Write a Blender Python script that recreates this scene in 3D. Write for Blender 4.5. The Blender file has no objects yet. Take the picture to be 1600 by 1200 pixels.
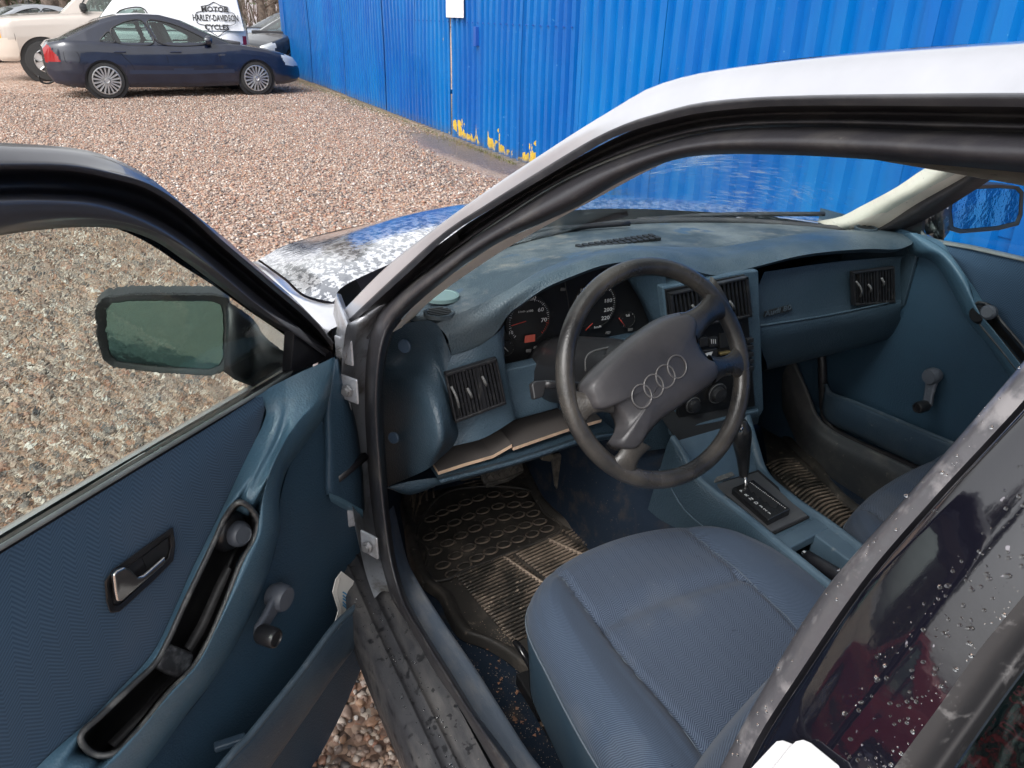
import bpy, bmesh, math, random
import numpy as np
from mathutils import Vector, Matrix
random.seed(7); rng = np.random.default_rng(7)
S = bpy.context.scene
COL = S.collection
# ------------------------------------------------------------------ camera
RC = np.array([[0.90484798,-0.16433207,0.39274051],[-0.42509361,-0.3993534,0.8122883],[0.02335724,-0.90194891,-0.43121063]])
CP = np.array([-1.07, 0.0, 1.43]); F = 1200.0
cam = bpy.data.cameras.new('camera'); camo = bpy.data.objects.new('camera', cam); COL.objects.link(camo)
cam.sensor_width = 36; cam.lens = 27.0; cam.clip_start = 0.02; cam.clip_end = 400
camo.matrix_world = Matrix(((RC[0,0],-RC[0,1],-RC[0,2],CP[0]),(RC[1,0],-RC[1,1],-RC[1,2],CP[1]),(RC[2,0],-RC[2,1],-RC[2,2],CP[2]),(0,0,0,1)))
S.camera = camo
# ------------------------------------------------------------------ world, sun, exposure
w = bpy.data.worlds.new('World'); S.world = w; w.use_nodes = True
nt = w.node_tree; nt.nodes.clear()
sky = nt.nodes.new('ShaderNodeTexSky'); sky.sky_type = 'NISHITA'; sky.sun_disc = False
sky.sun_elevation = math.radians(48); sky.sun_rotation = math.radians(235); sky.dust_density = 4; sky.air_density = 1.0
hs = nt.nodes.new('ShaderNodeHueSaturation'); hs.inputs['Saturation'].default_value = .12
bgn = nt.nodes.new('ShaderNodeBackground'); bgn.inputs['Strength'].default_value = .15
wo = nt.nodes.new('ShaderNodeOutputWorld')
nt.links.new(sky.outputs[0], hs.inputs['Color']); nt.links.new(hs.outputs[0], bgn.inputs[0]); nt.links.new(bgn.outputs[0], wo.inputs[0])
sl = bpy.data.lights.new('sun', 'SUN'); sl.energy = .7; sl.angle = math.radians(28); sl.color = (1, .97, .93)
so = bpy.data.objects.new('sun', sl); COL.objects.link(so)
sdir = Vector((math.sin(math.radians(235))*math.cos(math.radians(48)), math.cos(math.radians(235))*math.cos(math.radians(48)), math.sin(math.radians(48))))
so.rotation_euler = sdir.to_track_quat('Z', 'Y').to_euler()
S.view_settings.view_transform = 'Standard'; S.view_settings.look = 'None'; S.view_settings.gamma = 1
S.view_settings.use_curve_mapping = False; S.view_settings.exposure = 1.12
S.render.engine = 'CYCLES'; S.cycles.use_denoising = True
S.cycles.max_bounces = 14; S.cycles.transmission_bounces = 10; S.cycles.transparent_max_bounces = 12
S.cycles.sample_clamp_indirect = 6

# ------------------------------------------------------------------ geometry helpers
def ray(px, py):
    v = np.array([px-800., py-600., F]); v /= np.linalg.norm(v); return RC @ v
def hit(px, py, P0, n):
    r = ray(px, py); n = np.array(n, float); P0 = np.array(P0, float)
    return Vector(CP + r * (((P0-CP) @ n)/(r @ n)))
def onX(px, py, v): return hit(px, py, (v,0,0), (1,0,0))
def onY(px, py, v): return hit(px, py, (0,v,0), (0,1,0))
def onZ(px, py, v): return hit(px, py, (0,0,v), (0,0,1))
TT = .40
def TH(px, py, d=0):            # left flank of the car: upright below the waist, leaning in above it
    p = hit(px, py, (-.78+d,0,.9), (1,0,-TT))
    if p.z < .9: p = onX(px, py, -.78+d)
    return p
def SE(px, py, d=0, z=.42):     # door opening: flank, then the flat sill
    p = TH(px, py, d)
    return p if p.z > z else onZ(px, py, z)

def cr(pts, n, closed=False):
    P = np.array([tuple(p) for p in pts], float)
    if len(P) == 2 and not closed:
        t = np.linspace(0,1,n)[:,None]; return [Vector(q) for q in P[0]*(1-t)+P[1]*t]
    m = len(P); out = []
    seg = m if closed else m-1
    for i in range(seg):
        if closed: a,b,c,d = P[(i-1)%m],P[i],P[(i+1)%m],P[(i+2)%m]
        else: a,b,c,d = P[max(i-1,0)],P[i],P[i+1],P[min(i+2,m-1)]
        # centripetal knots keep the curve free of loops
        k0 = 0; k1 = k0+max(np.linalg.norm(b-a),1e-6)**.5; k2 = k1+max(np.linalg.norm(c-b),1e-6)**.5; k3 = k2+max(np.linalg.norm(d-c),1e-6)**.5
        for t in np.linspace(k1,k2,12,endpoint=False):
            A1=(k1-t)/(k1-k0)*a+(t-k0)/(k1-k0)*b if k1-k0>2e-3 else b
            A2=(k2-t)/(k2-k1)*b+(t-k1)/(k2-k1)*c
            A3=(k3-t)/(k3-k2)*c+(t-k2)/(k3-k2)*d if k3-k2>2e-3 else c
            B1=((k2-t)/(k2-k0)*A1+(t-k0)/(k2-k0)*A2) if k1-k0>2e-3 else A2
            B2=((k3-t)/(k3-k1)*A2+(t-k1)/(k3-k1)*A3) if k3-k2>2e-3 else A2
            out.append((k2-t)/(k2-k1)*B1+(t-k1)/(k2-k1)*B2)
    out.append(P[0] if closed else P[-1]); out = np.array(out)
    L = np.concatenate([[0],np.cumsum(np.linalg.norm(np.diff(out,axis=0),axis=1))])
    s = np.linspace(0,L[-1],n,endpoint=not closed)
    return [Vector((np.interp(x,L,out[:,0]),np.interp(x,L,out[:,1]),np.interp(x,L,out[:,2]))) for x in s]

def tag(o, label=None, cat=None, group=None, kind=None):
    if label: o['label'] = label
    if cat: o['category'] = cat
    if group: o['group'] = group
    if kind: o['kind'] = kind
    return o
def empty(name, loc=(0,0,0), rz=0, parent=None):
    o = bpy.data.objects.new(name, None); COL.objects.link(o); o.location = loc; o.rotation_euler = (0,0,rz)
    if parent: o.parent = parent
    return o
def mesh(name, verts, faces, m, parent=None, smooth=False, recalc=True, uvs=None):
    me = bpy.data.meshes.new(name); me.from_pydata([tuple(v) for v in verts], [], faces)
    if uvs is not None:
        uv = me.uv_layers.new(name='UVMap')
        for l in me.loops: uv.data[l.index].uv = uvs[l.vertex_index]
    if recalc:
        bm = bmesh.new(); bm.from_mesh(me); bmesh.ops.recalc_face_normals(bm, faces=bm.faces); bm.to_mesh(me); bm.free()
    if smooth: me.polygons.foreach_set('use_smooth', [True]*len(me.polygons))
    if m: me.materials.append(m)
    o = bpy.data.objects.new(name, me); COL.objects.link(o)
    if parent: o.parent = parent
    return o
def bevel(o, wdt, seg=2):
    b = o.modifiers.new('bevel','BEVEL'); b.width = wdt; b.segments = seg; b.limit_method = 'ANGLE'; b.angle_limit = math.radians(35)
    o.data.polygons.foreach_set('use_smooth', [True]*len(o.data.polygons))
    wn = o.modifiers.new('wn','WEIGHTED_NORMAL'); wn.keep_sharp = True
    return o
def grid(rows, closed=False):
    n = len(rows[0]); V = [p for r in rows for p in r]; Fc = []
    for i in range(len(rows)-1):
        for j in range(n if closed else n-1):
            a = i*n+j; b = i*n+(j+1)%n; Fc.append((a,b,b+n,a+n))
    return V, Fc
def loft(name, curves, m, parent=None, n=40, sub=1, smooth=True, thick=0, closed=False, sharp=False, uvflip=False):
    rows = [cr(c, n, closed) for c in curves]
    if sub > 1 and len(rows) > 1:
        cols = []
        for j in range(n):
            pts = np.array([tuple(r[j]) for r in rows]); k = len(pts); o = []
            for i in range(k-1):
                a,b,c,d = pts[max(i-1,0)],pts[i],pts[i+1],pts[min(i+2,k-1)]
                for t in np.linspace(0,1,sub,endpoint=False):
                    m1=(c-a)/2; m2=(d-b)/2
                    if i == 0: m1 = (c-b)
                    if i == k-2: m2 = (c-b)
                    o.append((2*t**3-3*t**2+1)*b+(t**3-2*t**2+t)*m1+(-2*t**3+3*t**2)*c+(t**3-t**2)*m2)
            o.append(pts[-1]); cols.append(o)
        rows = [[Vector(cols[j][i]) for j in range(n)] for i in range(len(cols[0]))]
    V, Fc = grid(rows, closed)
    u = []; acc = np.zeros(n)
    mid = rows[len(rows)//2]; ul = np.concatenate([[0],np.cumsum([(mid[i+1]-mid[i]).length for i in range(n-1)])])
    for i, r in enumerate(rows):
        if i: acc = acc + np.array([(r[j]-rows[i-1][j]).length for j in range(n)])
        for j in range(n): u.append((ul[j], acc[j]) if not uvflip else (acc[j], ul[j]))
    o = mesh(name, V, Fc, m, parent, smooth, True, u)
    if thick:
        s = o.modifiers.new('solid','SOLIDIFY'); s.thickness = abs(thick); s.offset = -1 if thick > 0 else 1; s.use_even_offset = False
    return o
def slab(name, pts, d, m, parent=None, bev=0, seg=2):    # polygon pushed along vector d
    d = Vector(d); n = len(pts); P = [Vector(p) for p in pts]
    V = P + [p+d for p in P]
    Fc = [tuple(range(n)), tuple(range(2*n-1,n-1,-1))] + [(i,(i+1)%n,(i+1)%n+n,i+n) for i in range(n)]
    o = mesh(name, V, Fc, m, parent)
    if bev: bevel(o, bev, seg)
    return o
def box(name, c, s, m, parent=None, bev=0, rot=None):
    c = Vector(c); V = []
    for x in (-1,1):
        for y in (-1,1):
            for z in (-1,1):
                v = Vector((x*s[0]/2,y*s[1]/2,z*s[2]/2))
                if rot is not None: v = rot @ v
                V.append(c+v)
    o = mesh(name, V, [(0,1,3,2),(4,6,7,5),(0,4,5,1),(2,3,7,6),(0,2,6,4),(1,5,7,3)], m, parent)
    if bev: bevel(o, bev)
    return o
def frames(P, closed=False):
    n = len(P); T = []
    for i in range(n):
        a = P[(i-1)%n] if closed or i else P[0]; b = P[(i+1)%n] if closed or i < n-1 else P[-1]
        T.append((b-a).normalized())
    N = T[0].orthogonal().normalized(); out = []
    for i in range(n):
        if i:
            q = T[i-1].rotation_difference(T[i]); N = (q @ N)
            N = (N - T[i]*N.dot(T[i])).normalized()
        out.append((T[i], N, T[i].cross(N)))
    return out
def tube(name, pts, r, m, parent=None, closed=False, n=None, seg=8, flat=None, up=None, caps=True):
    P = cr(pts, n or max(len(pts)*4, 8), closed) if len(pts) > 2 or n else [Vector(p) for p in pts]
    fr = frames(P, closed); V = []; Fc = []; k = len(P)
    for i, (T, N, B) in enumerate(fr):
        if up is not None:
            B = T.cross(Vector(up)).normalized(); N = B.cross(T).normalized()
        rr = r[min(int(i*len(r)/k), len(r)-1)] if isinstance(r,(list,tuple)) else r
        if isinstance(r,(list,tuple)): rr = np.interp(i/(k-1), np.linspace(0,1,len(r)), r)
        for s in range(seg):
            a = 2*math.pi*s/seg
            V.append(P[i] + N*rr*math.cos(a)*(flat or 1) + B*rr*math.sin(a))
    for i in range(k if closed else k-1):
        for s in range(seg):
            a = i*seg+s; b = i*seg+(s+1)%seg; c = ((i+1)%k)*seg+(s+1)%seg; d = ((i+1)%k)*seg+s
            Fc.append((a,b,c,d))
    if closed:     # close any twist by nearest match
        pass
    elif caps:
        Fc.append(tuple(range(seg))[::-1]); Fc.append(tuple(range((k-1)*seg, k*seg)))
    return mesh(name, V, Fc, m, parent, True)
def disc(name, c, nrm, prof, m, parent=None, seg=24, xdir=None, sx=1):   # lathe: prof = [(radius, height along nrm)]
    c = Vector(c); N = Vector(nrm).normalized(); X = (Vector(xdir) if xdir else N.orthogonal()); X = (X-N*X.dot(N)).normalized(); Y = N.cross(X)
    V = []; Fc = []
    for r, h in prof:
        for s in range(seg):
            a = 2*math.pi*s/seg; V.append(c+X*r*sx*math.cos(a)+Y*r*math.sin(a)+N*h)
    for i in range(len(prof)-1):
        for s in range(seg):
            Fc.append((i*seg+s, i*seg+(s+1)%seg, (i+1)*seg+(s+1)%seg, (i+1)*seg+s))
    if prof[0][0] > 1e-5: Fc.append(tuple(range(seg))[::-1])
    if prof[-1][0] > 1e-5: Fc.append(tuple(range((len(prof)-1)*seg, len(prof)*seg)))
    o = mesh(name, V, Fc, m, parent, True)
    e = o.modifiers.new('es','EDGE_SPLIT'); e.split_angle = math.radians(40)
    return o
def text(name, s, c, size, xd, yd, m, parent=None, ext=.0003, sx=1, align='CENTER', off=0, bold=0):
    cu = bpy.data.curves.new(name, 'FONT'); cu.body = s; cu.size = size; cu.align_x = align; cu.align_y = 'CENTER'; cu.extrude = ext; cu.offset = bold
    cu.materials.append(m); cu.resolution_u = 2
    o = bpy.data.objects.new(name, cu); COL.objects.link(o)
    X = Vector(xd).normalized(); Y = Vector(yd); Y = (Y-X*Y.dot(X)).normalized(); Z = X.cross(Y); c = Vector(c)+Z*off
    o.matrix_world = Matrix(((X.x*sx,Y.x,Z.x,c.x),(X.y*sx,Y.y,Z.y,c.y),(X.z*sx,Y.z,Z.z,c.z),(0,0,0,1)))
    me = bpy.data.meshes.new_from_object(o); me.name = name; mw = o.matrix_world.copy(); bpy.data.objects.remove(o)
    if not me.materials: me.materials.append(m)
    o = bpy.data.objects.new(name, me); COL.objects.link(o); o.matrix_world = mw
    if parent: o.parent = parent
    return o
def copy(o, parent=None, loc=None):
    c = o.copy(); COL.objects.link(c)
    if parent: c.parent = parent
    if loc is not None: c.location = loc
    return c
def poly_in(x, y, poly):
    ins = False; n = len(poly); j = n-1
    for i in range(n):
        if (poly[i][1] > y) != (poly[j][1] > y) and x < (poly[j][0]-poly[i][0])*(y-poly[i][1])/(poly[j][1]-poly[i][1])+poly[i][0]: ins = not ins
        j = i
    return ins

# ------------------------------------------------------------------ materials
def N(nt, t, **kw):
    n = nt.nodes.new(t)
    for k, v in kw.items():
        if k.startswith('_'): setattr(n, k[1:], v)
        else: n.inputs[k.replace('__',' ')].default_value = v
    return n
def M(name, col, rough=.5, metal=0, spec=.5, coat=0, var=None, bump=None, rvar=None, coord='Object', coatr=.03):
    m = bpy.data.materials.new(name); m.use_nodes = True; nt = m.node_tree; L = nt.links.new
    b = nt.nodes['Principled BSDF']; b.inputs['Roughness'].default_value = rough; b.inputs['Metallic'].default_value = metal
    b.inputs['Specular IOR Level'].default_value = spec; b.inputs['Coat Weight'].default_value = coat; b.inputs['Coat Roughness'].default_value = coatr
    b.inputs['Base Color'].default_value = (*col, 1)
    tc = N(nt, 'ShaderNodeTexCoord'); m['tc'] = 1
    co = tc.outputs[coord]
    cur = None
    for v in (var or []):      # (colour2, scale, low, high, detail, stretch)
        c2, sc, lo, hi = v[:4]; det = v[4] if len(v) > 4 else 6
        src = co
        if len(v) > 5:
            mp = N(nt, 'ShaderNodeMapping'); mp.inputs['Scale'].default_value = v[5]; L(co, mp.inputs[0]); src = mp.outputs[0]
        nz = N(nt, 'ShaderNodeTexNoise', Scale=sc, Detail=det, Roughness=.62); L(src, nz.inputs['Vector'])
        mr = N(nt, 'ShaderNodeMapRange'); mr.inputs['From Min'].default_value = lo; mr.inputs['From Max'].default_value = hi; L(nz.outputs['Fac'], mr.inputs['Value'])
        mx = N(nt, 'ShaderNodeMix', _data_type='RGBA'); mx.inputs[6].default_value = (*col,1); mx.inputs[7].default_value = (*c2,1)
        if cur: L(cur, mx.inputs[6])
        L(mr.outputs[0], mx.inputs[0]); cur = mx.outputs[2]
    if cur: L(cur, b.inputs['Base Color'])
    if rvar:
        sc, r1, r2 = rvar; nz = N(nt, 'ShaderNodeTexNoise', Scale=sc, Detail=4); L(co, nz.inputs['Vector'])
        mr = N(nt, 'ShaderNodeMapRange'); mr.inputs['From Min'].default_value = .35; mr.inputs['From Max'].default_value = .65
        mr.inputs['To Min'].default_value = r1; mr.inputs['To Max'].default_value = r2; L(nz.outputs['Fac'], mr.inputs['Value']); L(mr.outputs[0], b.inputs['Roughness'])
    prev = None
    for bp in (bump or []):    # (kind, scale, strength, distance)
        kind, sc, st, di = bp
        t = N(nt, 'ShaderNodeTexNoise' if kind == 'n' else 'ShaderNodeTexVoronoi', Scale=sc); L(co, t.inputs['Vector'])
        if kind == 'n': t.inputs['Detail'].default_value = 3
        bn = N(nt, 'ShaderNodeBump', Strength=st, Distance=di); L(t.outputs['Fac' if kind == 'n' else 'Distance'], bn.inputs['Height'])
        if prev: L(prev, bn.inputs['Normal'])
        prev = bn.outputs[0]
    if prev:
        L(prev, b.inputs['Normal']); 
        if coat: L(prev, b.inputs['Coat Normal'])
    return m
def fabric(name, c1, c2, bw=.014, pitch=.0042, k=1.0, herring=True, axis='Object', st=.5, dirt=None):
    # woven cloth: twill lines whose slant flips from band to band
    m = M(name, c1, .95, 0, .15); nt = m.node_tree; L = nt.links.new; b = nt.nodes['Principled BSDF']
    tc = [n for n in nt.nodes if n.type == 'TEX_COORD'][0]
    sp = N(nt, 'ShaderNodeSeparateXYZ')
    nzv = N(nt, 'ShaderNodeTexNoise', Scale=7.0, Detail=2); L(tc.outputs[axis], nzv.inputs['Vector'])
    va = N(nt, 'ShaderNodeVectorMath', _operation='SCALE'); va.inputs['Scale'].default_value = .006; L(nzv.outputs['Color'], va.inputs[0])
    vb = N(nt, 'ShaderNodeVectorMath', _operation='ADD'); L(tc.outputs[axis], vb.inputs[0]); L(va.outputs[0], vb.inputs[1]); L(vb.outputs[0], sp.inputs[0])
    def mt(op, a, bb=None):
        n = N(nt, 'ShaderNodeMath', _operation=op)
        for i, v in enumerate((a, bb)):
            if v is None: continue
            if isinstance(v, (int, float)): n.inputs[i].default_value = v
            else: L(v, n.inputs[i])
        return n.outputs[0]
    U = sp.outputs[0]; V = sp.outputs[1]
    tri = mt('PINGPONG', U, bw) if herring else U
    h = mt('SINE', mt('MULTIPLY', mt('ADD', V, mt('MULTIPLY', tri, k)), 2*math.pi/pitch))
    h01 = mt('MULTIPLY_ADD', h, .5); h01.node.inputs[2].default_value = .5
    nz = N(nt, 'ShaderNodeTexNoise', Scale=900, Detail=2); L(tc.outputs[axis], nz.inputs['Vector'])
    hh = mt('ADD', mt('MULTIPLY', h01, .7), mt('MULTIPLY', nz.outputs['Fac'], .5))
    mx = N(nt, 'ShaderNodeMix', _data_type='RGBA'); mx.inputs[6].default_value = (*c2,1); mx.inputs[7].default_value = (*c1,1); mr = N(nt,'ShaderNodeMapRange'); mr.inputs['From Min'].default_value=.25; mr.inputs['From Max'].default_value=.95; L(hh, mr.inputs['Value']); L(mr.outputs[0], mx.inputs[0])
    out = mx.outputs[2]
    # worn, dusty, damp patches
    for (cc, sc, lo, hi, amt) in (dirt or [((.24,.24,.23), 5, .58, .85, .25), ((.012,.018,.035), 48, .72, .76, .8), ((.30,.30,.29), 110, .74, .78, .6)]):
        nn = N(nt, 'ShaderNodeTexNoise', Scale=sc, Detail=5); L(tc.outputs['Object'], nn.inputs['Vector'])
        r = N(nt, 'ShaderNodeMapRange'); r.inputs['From Min'].default_value = lo; r.inputs['From Max'].default_value = hi; r.inputs['To Max'].default_value = amt; L(nn.outputs['Fac'], r.inputs['Value'])
        x = N(nt, 'ShaderNodeMix', _data_type='RGBA'); L(out, x.inputs[6]); x.inputs[7].default_value = (*cc,1); L(r.outputs[0], x.inputs[0]); out = x.outputs[2]
    L(out, b.inputs['Base Color'])
    bn = N(nt, 'ShaderNodeBump', Strength=st, Distance=.0007); L(hh, bn.inputs['Height']); L(bn.outputs[0], b.inputs['Normal'])
    b.inputs['Sheen Weight'].default_value = .08; b.inputs['Sheen Roughness'].default_value = .5
    return m
def glass(name, tint=(.80,.93,.88), rough=.0, bump=None, ior=1.45, smear=None):
    m = bpy.data.materials.new(name); m.use_nodes = True; nt = m.node_tree; L = nt.links.new
    b = nt.nodes['Principled BSDF']; b.inputs['Base Color'].default_value = (*tint,1); b.inputs['Transmission Weight'].default_value = 1
    b.inputs['Roughness'].default_value = rough; b.inputs['IOR'].default_value = ior
    tc = N(nt, 'ShaderNodeTexCoord'); prev = None
    for sc, st, di, stre in (bump or []):
        mp = N(nt, 'ShaderNodeMapping'); mp.inputs['Scale'].default_value = stre; L(tc.outputs['Object'], mp.inputs[0])
        nz = N(nt, 'ShaderNodeTexNoise', Scale=sc, Detail=1.5); L(mp.outputs[0], nz.inputs['Vector'])
        bn = N(nt, 'ShaderNodeBump', Strength=st, Distance=di); L(nz.outputs['Fac'], bn.inputs['Height'])
        if prev: L(prev, bn.inputs['Normal'])
        prev = bn.outputs[0]
    if prev: L(prev, b.inputs['Normal'])
    return m
def thin_glass(name, tint=(.75,.86,.84), refl=.9, streak=0.0, film=(.6,.7,.7)):
    # clear pane: straight-through view plus a mirror coat; streak adds a pale wet film in streaks
    m = bpy.data.materials.new(name); m.use_nodes = True; nt = m.node_tree; L = nt.links.new; nt.nodes.remove(nt.nodes['Principled BSDF'])
    o = [n for n in nt.nodes if n.type == 'OUTPUT_MATERIAL'][0]
    tr = N(nt, 'ShaderNodeBsdfTransparent'); tr.inputs[0].default_value = (*tint,1)
    gl = N(nt, 'ShaderNodeBsdfGlossy', Roughness=.03); ge = N(nt, 'ShaderNodeNewGeometry'); dt = N(nt, 'ShaderNodeVectorMath', _operation='DOT_PRODUCT'); L(ge.outputs['Normal'], dt.inputs[0]); L(ge.outputs['Incoming'], dt.inputs[1])
    ab = N(nt, 'ShaderNodeMath', _operation='ABSOLUTE'); L(dt.outputs['Value'], ab.inputs[0]); om = N(nt, 'ShaderNodeMath', _operation='SUBTRACT'); om.inputs[0].default_value = 1; L(ab.outputs[0], om.inputs[1])
    pw = N(nt, 'ShaderNodeMath', _operation='POWER'); pw.inputs[1].default_value = 5; L(om.outputs[0], pw.inputs[0]); fr = N(nt, 'ShaderNodeMath', _operation='MULTIPLY_ADD'); fr.inputs[1].default_value = .92; fr.inputs[2].default_value = .07; L(pw.outputs[0], fr.inputs[0])
    tc = N(nt, 'ShaderNodeTexCoord'); nz = N(nt, 'ShaderNodeTexNoise', Scale=60, Detail=2); L(tc.outputs['Object'], nz.inputs['Vector'])
    bn = N(nt, 'ShaderNodeBump', Strength=.12, Distance=.004); L(nz.outputs['Fac'], bn.inputs['Height']); L(bn.outputs[0], gl.inputs['Normal'])
    mx = N(nt, 'ShaderNodeMixShader'); ml = N(nt, 'ShaderNodeMath', _operation='MULTIPLY'); ml.inputs[1].default_value = refl
    L(fr.outputs[0], ml.inputs[0]); L(ml.outputs[0], mx.inputs[0]); L(tr.outputs[0], mx.inputs[1]); L(gl.outputs[0], mx.inputs[2])
    out = mx.outputs[0]
    if streak:
        mp = N(nt, 'ShaderNodeMapping'); mp.inputs['Rotation'].default_value = (0,0,math.radians(35)); mp.inputs['Scale'].default_value = (20,160,60); L(tc.outputs['Object'], mp.inputs[0])
        n2 = N(nt, 'ShaderNodeTexNoise', Scale=1, Detail=3); L(mp.outputs[0], n2.inputs['Vector'])
        n3 = N(nt, 'ShaderNodeTexNoise', Scale=3.5, Detail=3); L(tc.outputs['Object'], n3.inputs['Vector'])
        mm = N(nt, 'ShaderNodeMath', _operation='MULTIPLY'); L(n2.outputs[0], mm.inputs[0]); L(n3.outputs[0], mm.inputs[1])
        r = N(nt, 'ShaderNodeMapRange'); r.inputs['From Min'].default_value = .285; r.inputs['From Max'].default_value = .48; r.inputs['To Max'].default_value = streak; L(mm.outputs[0], r.inputs['Value'])
        df = N(nt, 'ShaderNodeBsdfDiffuse'); df.inputs[0].default_value = (*film,1); tl = N(nt,'ShaderNodeBsdfTranslucent'); tl.inputs[0].default_value=(*film,1)
        ms = N(nt, 'ShaderNodeMixShader'); ms.inputs[0].default_value=.6; L(df.outputs[0], ms.inputs[1]); L(tl.outputs[0], ms.inputs[2])
        m2 = N(nt, 'ShaderNodeMixShader'); L(r.outputs[0], m2.inputs[0]); L(out, m2.inputs[1]); L(ms.outputs[0], m2.inputs[2]); out = m2.outputs[0]
    L(out, o.inputs['Surface']); return m
# ------------------------------------------------------------------ ground
def ground_mat():
    m = bpy.data.materials.new('gravel'); m.use_nodes = True; nt = m.node_tree; L = nt.links.new; b = nt.nodes['Principled BSDF']
    b.inputs['Roughness'].default_value = .6
    geo = N(nt, 'ShaderNodeNewGeometry'); P = geo.outputs['Position']
    vo = N(nt, 'ShaderNodeTexVoronoi', Scale=46, Randomness=1); L(P, vo.inputs['Vector'])
    sp = N(nt, 'ShaderNodeSeparateColor'); L(vo.outputs['Color'], sp.inputs[0])
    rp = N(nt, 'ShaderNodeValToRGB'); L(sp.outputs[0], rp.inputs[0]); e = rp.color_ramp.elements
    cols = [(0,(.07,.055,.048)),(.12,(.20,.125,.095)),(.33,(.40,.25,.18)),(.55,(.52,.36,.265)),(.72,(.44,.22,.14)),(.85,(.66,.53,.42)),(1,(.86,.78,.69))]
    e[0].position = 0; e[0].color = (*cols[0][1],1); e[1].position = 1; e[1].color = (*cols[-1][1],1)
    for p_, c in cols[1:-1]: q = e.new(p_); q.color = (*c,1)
    n1 = N(nt, 'ShaderNodeTexNoise', Scale=.9, Detail=6); L(P, n1.inputs['Vector'])
    mr = N(nt, 'ShaderNodeMapRange'); mr.inputs['From Min'].default_value = .3; mr.inputs['From Max'].default_value = .7; mr.inputs['To Min'].default_value = .60; mr.inputs['To Max'].default_value = .92; L(n1.outputs[0], mr.inputs[0])
    v = N(nt, 'ShaderNodeVectorMath', _operation='SCALE'); L(rp.outputs[0], v.inputs[0]); L(mr.outputs[0], v.inputs['Scale'])
    cur = v.outputs[0]
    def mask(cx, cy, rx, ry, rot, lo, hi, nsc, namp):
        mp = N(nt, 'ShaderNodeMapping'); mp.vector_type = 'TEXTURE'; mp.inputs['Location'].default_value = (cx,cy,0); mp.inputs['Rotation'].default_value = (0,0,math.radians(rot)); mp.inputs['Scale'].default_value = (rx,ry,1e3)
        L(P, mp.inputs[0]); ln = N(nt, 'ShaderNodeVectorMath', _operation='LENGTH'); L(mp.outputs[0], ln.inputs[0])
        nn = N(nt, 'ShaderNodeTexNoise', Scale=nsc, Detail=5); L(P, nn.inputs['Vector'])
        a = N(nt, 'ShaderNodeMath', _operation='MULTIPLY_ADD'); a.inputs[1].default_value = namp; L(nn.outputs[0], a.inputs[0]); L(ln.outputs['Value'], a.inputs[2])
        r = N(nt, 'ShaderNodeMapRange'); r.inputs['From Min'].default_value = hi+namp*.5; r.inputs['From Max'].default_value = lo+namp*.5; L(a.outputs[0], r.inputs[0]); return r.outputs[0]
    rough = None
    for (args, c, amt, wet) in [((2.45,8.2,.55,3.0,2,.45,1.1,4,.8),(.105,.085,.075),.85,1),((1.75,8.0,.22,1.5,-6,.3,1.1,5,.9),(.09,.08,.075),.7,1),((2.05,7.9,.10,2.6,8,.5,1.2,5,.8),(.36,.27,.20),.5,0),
                                ((2.5,15,.55,6.5,0,.5,1.2,3,.9),(.13,.11,.06),.6,0),((.6,13.8,1.6,.9,0,.4,1.3,2,1.0),(.14,.12,.07),.4,0),((-.3,15.3,2.3,1.0,15,.6,1.1,2,.3),(.10,.08,.07),.5,0)]:  # last patch paints the shade under the blue sedan into the ground colour
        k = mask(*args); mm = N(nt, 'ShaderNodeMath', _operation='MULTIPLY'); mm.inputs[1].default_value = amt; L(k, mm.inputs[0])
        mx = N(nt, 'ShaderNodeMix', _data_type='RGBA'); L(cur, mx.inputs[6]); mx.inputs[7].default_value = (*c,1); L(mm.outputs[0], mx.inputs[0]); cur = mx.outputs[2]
        if wet:
            q = N(nt, 'ShaderNodeMapRange'); q.inputs['To Min'].default_value = .6 if rough is None else 1; q.inputs['To Max'].default_value = .42; L(k, q.inputs[0])
            if rough is None: rough = q.outputs[0]
            else:
                mn = N(nt, 'ShaderNodeMath', _operation='MINIMUM'); L(rough, mn.inputs[0]); L(q.outputs[0], mn.inputs[1]); rough = mn.outputs[0]
    L(rough, b.inputs['Roughness']); L(cur, b.inputs['Base Color'])
    bn = N(nt, 'ShaderNodeBump', Strength=.7, Distance=.012); bn.invert = True; L(vo.outputs['Distance'], bn.inputs['Height'])
    n2 = N(nt, 'ShaderNodeTexNoise', Scale=6, Detail=6); L(P, n2.inputs['Vector']); b2 = N(nt, 'ShaderNodeBump', Strength=.5, Distance=.03); L(n2.outputs[0], b2.inputs['Height']); L(bn.outputs[0], b2.inputs['Normal'])
    L(b2.outputs[0], b.inputs['Normal']); return m
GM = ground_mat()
tag(mesh('ground', [(-150,-60,0),(150,-60,0),(150,200,0),(-150,200,0)], [(0,1,2,3)], GM), 'pinkish gravel yard', kind='structure')
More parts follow.
